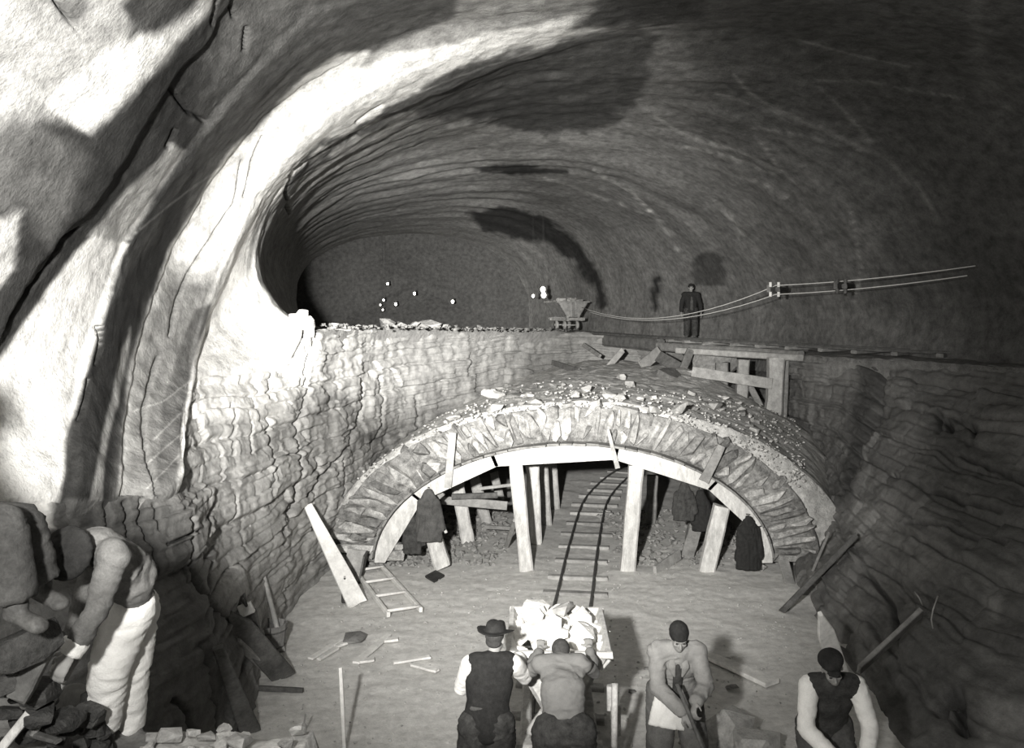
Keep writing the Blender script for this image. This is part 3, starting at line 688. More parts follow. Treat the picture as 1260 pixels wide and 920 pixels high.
plank('rail', P(545, 606, 14.95), P(500, 648, 14.95), .09, .06, M['wood'], front)
# boards that cap the rib (lagging), one by one
for i in range(46):
    t_ = .06+(math.pi-.12)*(i+.5)/46
    d1 = 20.8; a = vault_pt(t_, AI-.005, BI-.005, VD0-.26+rnd.uniform(-.05, .05)); b = vault_pt(t_, AI-.005, BI-.005, d1)
    tan = Vector((-AI*math.sin(t_), 0, BI*math.cos(t_))).normalized()
    plank('lagging_board', a, b, math.hypot(AI*math.sin(t_), BI*math.cos(t_))*math.pi/46*.92, .035, M['grey_wood'], front, side=tan, nseg=1)
FR = [('second centering frame, one whitewashed post close behind the middle left post', 16.3, [(655, 572, 659, 668, .24, M['white_wood']), (562, 592, 577, 670, .24, M['white_wood']), (862, 615, 846, 686, .22, M['grey_wood'])]),
      ('third centering frame, post standing between the second and the fourth one', 17.8, [(667, 570, 672, 647, .23, M['wood']), (583, 586, 600, 646, .22, M['wood']), (803, 585, 800, 655, .2, M['grey_wood'])]),
      ('rearmost centering frame with its post nearest the narrow gauge track', 19.2, [(678, 568, 682, 628, .24, M['wood']), (607, 580, 616, 614, .18, M['wood'])])]
for lb, d, ps in FR:
    rib_frame(lb, d, M['grey_wood'], [(.1, .8), (.78, 1.4), (1.38, 2.0), (1.98, 2.52), (2.5, 3.04)], ps)
def board_thing(nm, lab, cat, p0, p1, wd, th, mat, group=None, **k):
    o = plank(nm, p0, p1, wd, th, mat, None, **k); return tag(o, lab, cat, group)
def ground(px, py, z=.0):
    d = (EYE-z)*FPX/(py-HY); return P(px, py, d)
board_thing('brace', 'pale horizontal tie board crossing the left posts under the vault', 'board', P(543, 615, 16.0), P(624, 622, 16.0), .15, .05, M['wood'])
board_thing('brace', 'dark pole crossing the left posts just above the pale tie board', 'pole', P(556, 611, 15.9), P(612, 609, 15.9), .10, .08, M['dark_wood'])
board_thing('board', 'thin pale rail fixed across posts beside the middle left post, high up', 'board', P(590, 601, 17.3), P(632, 596, 17.3), .06, .04, M['wood'])
board_thing('board', 'grey board lying across the rubble floor left of the middle left post', 'board', P(596, 648, 16.6), P(632, 650, 16.6), .07, .06, M['grey_wood'])
board_thing('prop', 'short thin prop leaning against the foot of the middle left post', 'prop', ground(623, 674)+Vector((0, 0, .02)), P(634, 640, 15.0), .08, .06, M['wood'])
board_thing('board', 'pale plank lying slantwise between the right posts', 'board', ground(806, 703, .03), ground(836, 682, .12), .17, .05, M['wood'])
board_thing('board', 'short upright board behind the right slanted post', 'board', ground(845, 686, .0), P(856, 650, 15.3), .22, .05, M['grey_wood'])
# ================================================================ track
def rails(name, label, centre, gauge, zf, n, sleeper_every, mat_r, mat_s, slen=.95, rr=.03, d0=None):
    pts = catmull(np.array([list(c) for c in centre]), [n]*(len(centre)-1)); pts = [Vector(p) for p in pts]
    t_ = thing(name, label, 'track', pts[0])
    for s in (-1, 1):
        rl = []
        for i, p in enumerate(pts):
            tg = (pts[min(i+1, len(pts)-1)]-pts[max(0, i-1)]).normalized(); sd = Vector((tg.y, -tg.x, 0)).normalized()
            rl.append(p+sd*gauge/2*s+Vector((0, 0, zf+.05)))
        tube('rail', rl, rr, mat_r, t_, ns=6)
    acc = 0
    for i in range(1, len(pts)):
        acc += (pts[i]-pts[i-1]).length
        if acc >= sleeper_every:
            acc = 0; tg = (pts[i]-pts[i-1]).normalized(); sd = Vector((tg.y, -tg.x, 0)).normalized(); L_ = slen*rnd.uniform(.85, 1.05)
            plank('sleeper', pts[i]-sd*L_/2+Vector((0, 0, zf)), pts[i]+sd*L_/2+Vector((0, 0, zf)), .14, .08, mat_s, t_, side=tg, nseg=2)
    return t_
rails('narrow_track', 'narrow gauge track running over the trench floor into the vault and curving right', [(.40, 6.0, 0), (.42, 8.5, 0), (.62, 11, 0), (.93, 13.3, 0), (1.32, 16.3, 0), (1.9, 20, 0), (2.9, 23.2, 0), (4.6, 26.4, 0)], .52, .005, 14, .72, M['iron'], M['wood'], rr=.022)
# ================================================================ upper track on its trestle
TZ = EYE-1.0
tr_c = [(1.4, 40, TZ-.03), (1.75, 37, TZ-.02), (3.1, 31, TZ), (5.15, 24.6, TZ), (6.7, 21, TZ), (8.0, 18.9, TZ-.02), (9.4, 17.6, TZ-.02)]
rails('upper_track', 'upper narrow gauge track running over the timber trestle along the right wall', tr_c, .6, .10, 12, .8, M['dark_wood'], M['grey_wood'], 1.1, .04)
tre = thing('timber_trestle', 'timber trestle that carries the upper track over the gap behind the vault', 'trestle', P(900, 500, 22))
def tb(nm, x0, y0, d0, x1, y1, d1, w_, th, m_, **k): return plank(nm, P(x0, y0, d0), P(x1, y1, d1), w_, th, m_, tre, **k)
tb('stringer_beam', 700, 415, 30.5, 812, 424, 25.4, .34, .3, M['dark_wood'], nseg=6)
tb('stringer_beam', 738, 421, 28.6, 985, 438, 20.0, .24, .22, M['grey_wood'], nseg=6)
tb('stringer_beam', 700, 409, 32, 990, 431, 21.0, .16, .2, M['dark_wood'], nseg=6)
tb('cap_beam', 835, 431, 23.4, 985, 440, 19.9, .15, .2, M['wood'], nseg=5)
tb('post', 955, 440, 20.3, 950, 540, 20.3, .36, .3, M['wood'], nseg=8, rough=.1)
tb('post', 966, 442, 20.6, 962, 540, 20.6, .16, .2, M['grey_wood'], nseg=6)
tb('post', 915, 442, 21.2, 911, 515, 21.2, .26, .2, M['wood'], nseg=6)
tb('post', 888, 446, 22.4, 888, 500, 22.4, .30, .2, M['grey_wood'], nseg=6)
tb('post', 860, 436, 23.4, 856, 480, 23.4, .2, .2, M['grey_wood'], nseg=5)
tb('post', 870, 436, 23.4, 875, 478, 23.4, .2, .2, M['grey_wood'], nseg=5)
tb('rail_board', 852, 457, 21.0, 950, 472, 20.1, .24, .06, M['wood'], nseg=5)
tb('diagonal_brace', 916, 462, 21.5, 948, 523, 20.8, .14, .1, M['grey_wood'], nseg=5)
tb('diagonal_brace', 838, 460, 22.8, 850, 430, 22.8, .2, .1, M['dark_wood'], nseg=3)
tb('sill_beam', 916, 519, 20.8, 962, 546, 19.6, .14, .14, M['wood'], nseg=4)
tb('peg', 926, 532, 20.3, 935, 515, 20.3, .12, .1, M['grey_wood'], nseg=3)
tb('peg', 958, 548, 19.5, 964, 528, 19.5, .1, .1, M['wood'], nseg=3)
brd = 'broken board leaning in the debris beneath the left end of the trestle'
for nm, lab, a, b, w_, m_ in (('board', 'pale board leaning up to the left stretch of the trestle beam', (746, 454, 25), (766, 431, 25.5), .16, M['wood']),
                     ('board', 'split pale plank tilting up in the debris below the middle of the beam', (790, 450, 24), (812, 432, 24.5), .3, M['wood']),
                     ('board', 'dark board leaning left of the vault top near the cliff', (718, 424, 27), (738, 438, 25.6), .12, M['grey_wood']),
                     ('board', 'dark board half buried at the cliff end of the vault top', (680, 446, 25), (712, 456, 23), .14, M['dark_wood']),
                     ('board', 'long pale board lying level beneath the trestle on the vault top', (806, 469, 22), (856, 462, 22.), .28, M['wood']),
                     ('board', 'grey board propped steeply at the left foot of the trestle', (852, 476, 21.6), (872, 462, 22), .16, M['grey_wood']),
                     ('board', 'dark plank sloping in the shade under the trestle beam', (810, 438, 24), (842, 456, 23), .3, M['dark_wood']),
                     ('board', 'thin grey stake lying in the debris below the trestle', (798, 474, 21.5), (812, 480, 21), .07, M['wood'])):
    board_thing(nm, lab, 'board', P(*a), P(*b), w_, .07, m_)
bo = bpy.data.objects.new('boulder', hull_mesh('boulder', (1.3, .9, .9), M['dark_stone'], 22, 5)); C.objects.link(bo); bo.location = P(880, 463, 23.6); tag(bo, 'grey boulder wedged between the trestle posts under the deck', 'boulder')
bo = bpy.data.objects.new('boulder', hull_mesh('boulder', (1.0, .9, .6), M['dark_stone'], 22, 8)); C.objects.link(bo); bo.location = P(827, 482, 21.5); tag(bo, 'grey boulder on the vault top left of the trestle rail', 'boulder')
# ================================================================ wires on the right wall
def sag(a, b, s, n=16): a = Vector(a); b = Vector(b); return [a.lerp(b, i/n)-Vector((0, 0, s*4*(i/n)*(1-i/n))) for i in range(n+1)]
w1 = sag(P(716, 378, 31), P(955, 351, 20), .55)+sag(P(955, 351, 20), P(1200, 327, 15.6), .05)[1:]
w2 = sag(P(720, 382, 31), P(955, 362, 20), .45)+sag(P(955, 362, 20), P(1190, 339, 15.6), .05)[1:]
tag(tube('cable', w1, .010, M['cable'], ns=5), 'upper one of two pale cables strung along the right wall', 'cable')
tag(tube('cable', w2, .010, M['cable'], ns=5), 'lower one of two pale cables strung along the right wall', 'cable')
for nm, x, y, d, lb in (('cable_bracket', 952, 356, 20, 'pale wooden cable bracket with insulators right of the standing man'), ('cable_bracket', 1034, 352, 18, 'dark cable bracket on the right wall further toward the near end')):
    b = thing(nm, lb, 'bracket', P(x, y, d), 'cable brackets on the right wall')
    plank('arm', P(x-6, y-1, d), P(x+9, y+1, d+.9), .16, .08, M['grey_wood' if x < 1000 else 'dark_wood'], b, nseg=2)
    for dx, dy in ((-4, -6), (6, -6), (-4, 6), (6, 6)): tube('insulator', [P(x+dx, y+dy-3, d), P(x+dx, y+dy+3, d)], .035, M['cable' if x < 1000 else 'dark_wood'], b, ns=6)
    plank('wall_plug', P(x+5, y, d), P(x+15, y, d+2.2), .1, .1, M['dark_wood'], b, nseg=1)
# ================================================================ bulbs hanging in the far heading
for i, (x, y, d, r) in enumerate([(668, 356, 36, .10), (669, 363, 36, .10), (656, 364, 37, .06), (472, 369, 46, .05), (487, 374, 46, .07), (468, 375, 46, .04), (510, 361, 46, .07), (477, 349, 46, .06), (557, 371, 46, .08), (471, 381, 46, .04)]):
    lbs = ['upper lamp of the bright pair left of the far cart', 'lower lamp of the bright pair left of the far cart', 'dim lamp just left of the bright pair', 'tiny lamp at the left of the far heading, above the others of its trio', 'second brightest lamp of the left cluster in the far heading', 'faintest lamp at the left edge of the cluster', 'lamp in the middle of the dark far heading', 'topmost lamp in the far heading', 'lone lamp to the right of the cluster in the far heading', 'lowest lamp of the left cluster']
    b = thing('hanging_lamp', lbs[i], 'lamp', P(x, y, d), 'lamps hung in the far heading')
    bm = bmesh.new(); bmesh.ops.create_icosphere(bm, subdivisions=2, radius=r); 
    for v in bm.verts: v.co.z *= 1.2
    me = bpy.data.meshes.new('bulb'); bm.to_mesh(me); bm.free(); me.materials.append(M['bulb']); o = bpy.data.objects.new('bulb', me); C.objects.link(o); o.parent = b
    sk = tube('socket', [P(x, y, d)+Vector((0, 0, r)), P(x, y, d)+Vector((0, 0, r+.12))], r*.5, M['iron'], b, ns=8)
    # the wire goes up to the rock
    R_ = Gv[np.argmin(np.abs(Gv[:, 8, 1]-d))][1:-1]; X_ = P(x, y, d).x; zt = np.interp(X_, R_[4:13, 0], R_[4:13, 2])
    tube('wire', [P(x, y, d)+Vector((0, 0, r+.1)), Vector((X_, d, zt+.2))], .003, M['iron'], b, ns=4)

# ================================================================ tip carts
def sheet(name, quad, th, mat, parent):
    a, b, c, d = [Vector(v) for v in quad]; n_ = (b-a).cross(d-a).normalized()*th
    vs_ = [a, b, c, d, a+n_, b+n_, c+n_, d+n_]
    return mesh_obj(name, vs_, [(0, 3, 2, 1), (4, 5, 6, 7), (0, 1, 5, 4), (1, 2, 6, 5), (2, 3, 7, 6), (3, 0, 4, 7)], mat, parent)
def tip_cart(label, loc, yaw, wid, ln, top, bot, hw, mat_body, mat_fr, s=1.):
    c = thing('tip_cart', label, 'cart', loc); c.rotation_euler = (0, 0, yaw)
    def L(name, fn, *a, **k):
        o = fn(name, *a, **k); o.matrix_parent_inverse = Matrix(); o.parent = c; return o
    w2, l2, b2 = wid/2, ln/2, hw/2
    for sy in (-1, 1):      # V end plates
        y = sy*l2; L('end_plate', sheet, [(-w2, y, top), (-b2, y, bot), (b2, y, bot), (w2, y, top)], .03*sy, mat_body, None)
        L('rim_bar', plank, (-w2-.03, y+.02*sy, top), (w2+.03, y+.02*sy, top), .06, .05, mat_body, side=(0, 0, 1), nseg=3)
        L('end_stiffener', plank, (0, y-.035*sy*-1, bot-.02), (0, y+.035*sy, top), .08, .04, mat_body, side=(1, 0, 0), nseg=3)
    for sx in (-1, 1):
        L('side_plate', sheet, [(sx*w2, -l2, top), (sx*w2, l2, top), (sx*b2, l2, bot), (sx*b2, -l2, bot)], .03*sx, mat_body, None)
        L('rim_bar', plank, (sx*w2, -l2-.03, top), (sx*w2, l2+.03, top), .06, .05, mat_body, side=(0, 0, 1), nseg=3)
    L('bottom_plate', sheet, [(-b2, -l2, bot), (-b2, l2, bot), (b2, l2, bot), (b2, -l2, bot)], .03, mat_body, None)
    for sx in (-1, 1): L('frame_beam', plank, (sx*.3, -l2-.18, .42), (sx*.3, l2+.18, .42), .1, .12, mat_fr, side=(1, 0, 0), nseg=3)
    for sy in (-1, 1):
        L('bumper_beam', plank, (-.38, sy*(l2+.2), .44), (.38, sy*(l2+.2), .44), .12, .16, mat_fr, side=(0, 0, 1), nseg=3)
        for sx in (-1, 1): L('cradle_leg', plank, (sx*.3, sy*(l2-.02), .44), (sx*.14, sy*(l2+.02), bot+.06), .07, .05, mat_fr, nseg=2)
        ax = L('axle', tube, [(-.36, sy*l2*.62, .2), (.36, sy*l2*.62, .2)], .03, mat_fr, ns=8)
        for sx in (-1, 1):
            x0 = sx*.26
            rim = [(x0, 0), (x0+sx*.06, 0)]
            wh = L('wheel', tube, [(x0-sx*.025, sy*l2*.62, .2), (x0+sx*.0, sy*l2*.62, .2), (x0+sx*.05, sy*l2*.62, .2)], .17, mat_fr, ns=20)
            hb = tube('hub', [(x0+sx*.04, sy*l2*.62, .2), (x0+sx*.1, sy*l2*.62, .2)], .05, mat_fr, ns=10); hb.parent = wh; hb.matrix_parent_inverse = Matrix()
    return c, L
cart, L_ = tip_cart('loaded tip cart with whitened V shaped hopper pushed by two men', (.44, 8.62, 0), -.03, .9, 1.15, 1.2, .62, .22, M['pale_iron'], M['pale_iron'])
L_('brake_lever', tube, [(.48, -.75, .45), (.50, -.60, .95)], .03, M['pale_iron'], ns=8)
L_('side_lug', plank, (.52, -.45, .42), (.52, -.45, .66), .09, .07, M['pale_iron'], side=(1, 0, 0), nseg=2)
L_('side_lug', plank, (.52, .05, .42), (.52, .05, .66), .09, .07, M['pale_iron'], side=(1, 0, 0), nseg=2)
L_('tie_rod', tube, [(-.08, -.62, .7), (-.12, -.95, .28)], .012, M['pale_iron'], ns=6)
fc, _ = tip_cart('small far tip cart heaped with spoil on the upper track, below two bright lamps', (P(697, 407, 36).x, 36, TZ+.16), .35, 1.35, 1.3, 1.12, .55, .6, M['grey_wood'], M['wood'])
# stones in the near cart
ws = [hull_mesh('stone_lump', (1, 1, .8), M['white_stone'], 16, 200+k) for k in range(9)]
g2 = hull_mesh('stone_lump', (1, 1, .8), M['pale_rubble'], 16, 240)
hl = ['white stone lump on the heaped load of the near cart']
cr_ = Matrix.Rotation(-.03, 4, 'Z')
k = 0
def cart_stone(x, y, z, s, ms=None, lab=None):
    o = bpy.data.objects.new('stone_lump', ms or rnd.choice(ws)); C.objects.link(o)
    v = cr_ @ Vector((x, y, z)); o.location = Vector((.44, 8.62, 0))+v
    o.scale = (s*rnd.uniform(.85, 1.3), s*rnd.uniform(.8, 1.2), s*rnd.uniform(.7, 1.)); o.rotation_euler = (rnd.uniform(-.4, .4), rnd.uniform(-.4, .4), rnd.uniform(0, 6.28))
    tag(o, lab or hl[0], 'stone', 'stones heaped in the near cart')
COLS = ['far left', 'left of centre', 'middle', 'right of centre', 'far right']; ROWS = ['at the men', 'second from the men', 'third from the men', 'third from the far rim', 'second from the far rim', 'at the far rim']
for iy in range(6):
    for ix in range(5):
        x = -.36+.18*ix+rnd.uniform(-.03, .03); y = -.48+.19*iy+rnd.uniform(-.03, .03)
        cart_stone(x, y, 1.04+.05*(1-abs(x)/.45)+rnd.uniform(-.02, .03), .21, None, 'white lump in the near cart, lower layer, '+COLS[ix]+', '+ROWS[iy])
for iy in range(4):
    for ix in range(3):
        cart_stone(-.22+.2*ix+rnd.uniform(-.04, .04), -.28+.2*iy+rnd.uniform(-.04, .04), 1.18+rnd.uniform(-.02, .04), .22, None, 'white lump in the near cart, upper layer, '+COLS[1+ix]+', '+ROWS[1+iy])
cart_stone(-.05, -.3, 1.27, .24); cart_stone(.08, .1, 1.30, .24, g2, 'greyish flat lump on top of the near cart load'); cart_stone(-.2, .42, 1.2, .24, None, 'upright pointed white lump at the far left rim of the near cart load')
# spoil in the far cart
for i in range(9):
    o = bpy.data.objects.new('spoil_lump', rnd.choice(rub_ms)); C.objects.link(o); o.location = fc.location+Vector((rnd.uniform(-.45, .45), rnd.uniform(-.4, .4), 1.0+rnd.uniform(-.05, .08))); o.scale = (.4, .4, .35); o.rotation_euler = (0, 0, rnd.uniform(0, 6)); tag(o, 'lump of spoil in the small far cart', 'stone', 'spoil in the far cart')

# ================================================================ loose timber on the floor and against the rock
B = board_thing
B('plank', 'long whitish plank leaning on the left cliff beside the ladder', 'plank', ground(440, 745)+Vector((0, 0, .02)), P(379, 622, 13.6), .30, .05, M['fresh_wood'], taper=.42, nseg=7, side=(1, .35, -.1))
lad = thing('ladder', 'short wooden ladder lying on the floor in front of the vault', 'ladder', ground(480, 740))
l0, l1, r0_, r1_ = ground(437, 702, .05), ground(478, 756, .05), ground(470, 697, .05), ground(518, 750, .05)
plank('side_rail', l0, l1, .07, .05, M['fresh_wood'], lad); plank('side_rail', r0_, r1_, .07, .05, M['fresh_wood'], lad)
for t_ in (.04, .34, .66, .97): tube('rung', [l0.lerp(l1, t_)+Vector((0, 0, .03)), r0_.lerp(r1_, t_)+Vector((0, 0, .03))], .022, M['fresh_wood'], lad, ns=7)
bx_ = thing('wooden_box', 'small open pale box propped behind the leaning plank', 'box', ground(434, 712))
pb_ = ground(434, 712)
sheet('side_panel', [pb_+Vector((-.15, .1, .05)), pb_+Vector((.12, .1, .0)), pb_+Vector((.2, .12, .42)), pb_+Vector((-.1, .12, .46))], .03, M['wood'], bx_)
sheet('side_panel', [pb_+Vector((.12, -.25, .0)), pb_+Vector((.12, .1, 0)), pb_+Vector((.2, .12, .42)), pb_+Vector((.2, -.22, .42))], .03, M['dark_wood'], bx_)
sheet('bottom_panel', [pb_+Vector((-.15, -.25, .02)), pb_+Vector((.12, -.25, .0)), pb_+Vector((.12, .1, .0)), pb_+Vector((-.15, .1, .05))], .03, M['wood'], bx_)
bt = ground(424, 741); bot = thing('bottle', 'dark glass bottle standing beside the foot of the leaning whitish plank', 'bottle', bt)
prof = [(.0, 0), (.045, .0), (.05, .02), (.05, .2), (.035, .25), (.018, .29), (.018, .36), (.0, .36)]
vs_, fs = [], []
for r, z in prof:
    for k in range(14): vs_.append(bt+Vector((r*math.cos(k*math.tau/14), r*math.sin(k*math.tau/14), z)))
for i in range(len(prof)-1):
    for k in range(14): fs.append((i*14+k, i*14+(k+1) % 14, (i+1)*14+(k+1) % 14, (i+1)*14+k))
mesh_obj('glass_body', vs_, fs, M['glass'], bot, True)
tube('cork', [bt+Vector((0, 0, .35)), bt+Vector((0, 0, .385))], .014, M['wood'], bot)
# dark square on the floor
q4 = [ground(523, 708, .02), ground(536, 701, .03), ground(547, 707, .02), ground(534, 715, .02)]
o = sheet('metal_sheet', [v for v in q4], .03, M['dark_cloth'], None); tag(o, 'small dark square sheet lying on the floor before the left posts', 'sheet')
for lab, a, b, w_ in (('whittled pale stick lying slantwise at the left of the scattered offcuts', (382, 810), (430, 781), .07), ('short pale stick crossing beside the leftmost offcut', (392, 811), (415, 797), .06), ('pale offcut under the bundle of dark scraps', (412, 795), (438, 786), .1),
                      ('longest pale lath lying slantwise among the offcuts', (438, 815), (478, 781), .09), ('flat pale offcut at the upper right of the long lath', (462, 789), (490, 786), .1), ('short pale offcut touching the foot of the long lath', (442, 813), (460, 811), .11),
                      ('pale lath of the crossed pair nearer the ladder side', (484, 815), (529, 808), .07), ('pale lath with a broken tip under the crossed pair', (508, 817), (538, 825), .09)):
    B('wood_offcut', lab, 'board', ground(*a, .03), ground(*b, .04), w_, .03, M['fresh_wood'], side=(0, 1, 0), nseg=3, rough=.15)
o = bpy.data.objects.new('rag', hull_mesh('rag', (.3, .35, .1), M['grey_wood'], 20, 33)); C.objects.link(o); o.location = ground(436, 789, .01); tag(o, 'crumpled dark scrap lying on the pale offcuts', 'rag')
B('plank', 'pale plank lying on the floor right of the digging man', 'plank', ground(873, 807, .04), ground(950, 840, .04), .16, .05, M['fresh_wood'], side=(1, .9, 0), taper=1.5, nseg=4)
B('plank', 'dark heavy plank leaning on the right rock beside the vault', 'plank', ground(962, 752, .0), P(1050, 662, 13.3), .32, .08, M['dark_wood'], nseg=6, side=(1, 0, 1))
B('board', 'short pale board standing against the right foot of the vault', 'board', ground(972, 719), P(964, 690, 14.4), .17, .05, M['wood'], nseg=3)
B('stick', 'thin pale stick leaning on the rock above the dark heavy plank', 'stick', P(1000, 702, 13.6), P(1020, 655, 14.0), .035, .03, M['grey_wood'])
B('plank', 'pale pointed plank leaning away from the right rock behind the vested man', 'plank', ground(1043, 862), P(1009, 755, 9.1), .22, .05, M['fresh_wood'], nseg=5, taper=.8, point=True, side=(1, .2, 0))
B('plank', 'grey plank slanting up the right rock beside the vested man', 'plank', P(1057, 824, 9.6), P(1133, 753, 9.9), .17, .05, M['wood'], nseg=5, side=(1, .2, .9))
tag(tube('twig', [P(1126, 728, 9.8), P(1131, 735, 9.7), P(1135, 745, 9.7)], .012, M['wood'], ns=5, r1=.006), 'thin twig above the tip of the grey slanting plank', 'twig')
tag(tube('twig', [P(1154, 733, 9.6), P(1148, 750, 9.5), P(1146, 762, 9.5), P(1148, 773, 9.5)], .008, M['wood'], ns=5), 'curved hanging straw right of the twig on the right rock', 'twig')
# left side
tag(tube('pole', [P(304, 645, 11.2), P(322, 700, 11.6), P(338, 760, 11.4), ground(349, 802)], .045, M['wood'], ns=7, r1=.03), 'long thin pole leaning on the left cliff', 'pole')
B('plank', 'dark broad plank leaning low against the left cliff', 'plank', ground(350, 833, .0), P(283, 756, 9.6), .26, .07, M['dark_wood'], nseg=5, point=True, side=(1, .3, .6))
B('plank', 'narrow pale plank beneath the dark broad plank at left', 'plank', ground(338, 832, .0), P(290, 788, 9.7), .10, .05, M['wood'], nseg=4)
B('board', 'upright grey board with a whitish top standing behind the dark plank', 'board', ground(318, 808), P(304, 748, 9.9), .20, .05, M['grey_wood'], nseg=4)
B('board', 'white capping piece nailed across the upright grey board', 'board', P(296, 752, 9.75), P(311, 746, 9.75), .13, .06, M['white_wood'], nseg=2)
tag(tube('twisted_wire', [P(294, 747, 9.8), P(297, 735, 9.7), P(300, 730, 9.7), P(303, 745, 9.7), P(298, 738, 9.8)], .018, M['iron'], ns=6), 'twisted dark wire sticking up over the white capped board', 'wire')
bs = ground(333, 800); bk_ = thing('wooden_bucket', 'round staved bucket standing in the corner behind the dark plank', 'bucket', bs)
for k in range(12):
    a = k*math.tau/12; v = Vector((math.cos(a), math.sin(a), 0)); plank('stave', bs+v*.15, bs+v*.19+Vector((0, 0, .34)), .09, .02, M['grey_wood'], bk_, side=(-v.y, v.x, 0), nseg=1)
for z in (.07, .27): tube('hoop', [bs+Vector((math.cos(a_*math.tau/20)*(.165+z*.12), math.sin(a_*math.tau/20)*(.165+z*.12), z)) for a_ in range(21)], .01, M['iron'], bk_, ns=5)
B('plank', 'dark split plank standing on end against the near left rock edge', 'plank', ground(308, 900, 0), P(268, 796, 8.4), .20, .07, M['dark_wood'], nseg=6, taper=.5, side=(1, .5, 0))
B('log', 'dark stick lying on the floor below the dark broad plank', 'stick', ground(312, 846, .04), ground(373, 849, .04), .05, .05, M['dark_wood'], nseg=5, rough=.25)
B('stake', 'slender pale stake standing upright on the open floor', 'stake', ground(424, 925), P(419, 821, 8.69), .035, .03, M['fresh_wood'], nseg=3)
B('stick', 'thin pale splinter standing left of the slender stake', 'stick', ground(371, 907), P(376, 878, 8.9), .016, .014, M['wood'], nseg=3)
# boulders and floor stones
for lab, x, y, sz, sd_ in (('large grey boulder on the floor right of the digging man', 893, 921, (.5, .4, .42), 61), ('lower grey boulder right of the large one at the bottom edge', 930, 935, (.5, .4, .3), 62), ('small stone at the left of the large boulder', 874, 925, (.2, .2, .14), 67)):
    o = bpy.data.objects.new('boulder', hull_mesh('boulder', sz, M['pale_rubble'], 26, sd_)); C.objects.link(o); o.location = ground(x, y); o.rotation_euler = (0, 0, .5); tag(o, lab, 'boulder')
for lab, x, y, s in (('dark flat stone on the floor beyond the large boulder', 901, 848, .16), ('small dark stone left of the digging man', 796, 824, .09), ('small dark stone low at the left of the digging man', 778, 852, .1), ('small dark clod on the floor above the lying plank', 895, 812, .1), ('small stone near the first sleepers before the cart', 655, 738, .06)):
    o = bpy.data.objects.new('stone', hull_mesh('stone', (s, s*.8, s*.3), M['dark_stone'], 16, int(x))); C.objects.link(o); o.location = ground(x, y); tag(o, lab, 'stone')
# broken blocks at the lip of the white rock
for i, (x, y, s) in enumerate([(372, 398, .32), (380, 408, .26), (362, 402, .3), (378, 418, .22), (383, 397, .2)]):
    o = bpy.data.objects.new('rock_block', hull_mesh('rock_block', (s*.6, s*.8, s*1.1), M['pale_rubble'], 24, 300+i)); C.objects.link(o); o.location = P(x, y+8, 14.0); tag(o, ['cracked block hanging at the lip of the white rock', 'lowest right block at the lip of the white rock', 'white block left of the cracked lip blocks', 'small white block under the lip blocks', 'thin dark edged block nearest the dark heading'][i], 'rock')
# rocks along the ledge rim
for i, (x, y, s) in enumerate([(410, 403, .4), (475, 401, .7), (490, 403, .5), (524, 404, .9), (510, 402, .6), (545, 405, .5), (436, 404, .35), (590, 405, .5), (640, 406, .5), (458, 404, .4)]):
    d = float(np.interp(x, [384, 480, 600, 700], [14.9, 19.4, 24.4, 28.2])); loose(rub_dk, P(x, y+2, d)+Vector((0, 0, -.03)), s*.6, ['leftmost', 'large pointed', 'right hand twin beside the pointed', 'widest', 'flat one left of the widest', 'first one right of the widest', 'second from the left', 'second from the right', 'rightmost', 'low one left of the pointed'][i]+' grey rock on the rim of the upper ledge', 'rocks on the ledge rim')
# pale rubble on the near shelf edge
for i in range(26):
    x = rnd.uniform(-2.1, -1.2); o = loose(rub_ms, Vector((x, rnd.uniform(4.75, 5.2), 1.84)), rnd.uniform(.05, .13), 'pale broken stone at the edge of the near rock shelf', 'rubble at the edge of the near shelf')
for i, (x, y, d, s) in enumerate([(40, 800, 4.25, .26), (52, 850, 4.5, .17), (112, 868, 4.8, .14), (20, 835, 4.3, .2), (80, 882, 4.6, .14), (108, 878, 4.8, .15), (50, 868, 4.5, .15), (122, 850, 5.0, .17)]):
    loose(rub_cl, P(x, y, d)-Vector((0, 0, .06)), s, 'dark clod of earth before the bending man, '+['highest of the heap', 'middle of the heap', 'farther right in the heap', 'leftmost of the heap', 'low in the heap', 'lowest on the right', 'lowest on the left', 'nearest his front boot'][i], 'clods on the near shelf')
for i in range(30):
    x_ = rnd.uniform(5, 130); y_ = rnd.uniform(835+max(0, x_-40)*.6, 915); loose(rub_cl, P(x_, y_, 4.45+x_*.004)-Vector((0, 0, .05)), rnd.uniform(.06, .12), 'small dark clod among the spoil before the bending man', 'small clods on the near shelf')
B('tool_handle', 'pale tool handle slanting up from the lower left corner', 'handle', P(-6, 930, 4.35), P(36, 878, 4.45), .045, .04, M['white_wood'], nseg=3)
B('board', 'weathered slab of timber lying on the rock beneath the seated man', 'board', P(66, 775, 4.3), P(22, 858, 4.25), .10, .06, M['dark_wood'], nseg=5)
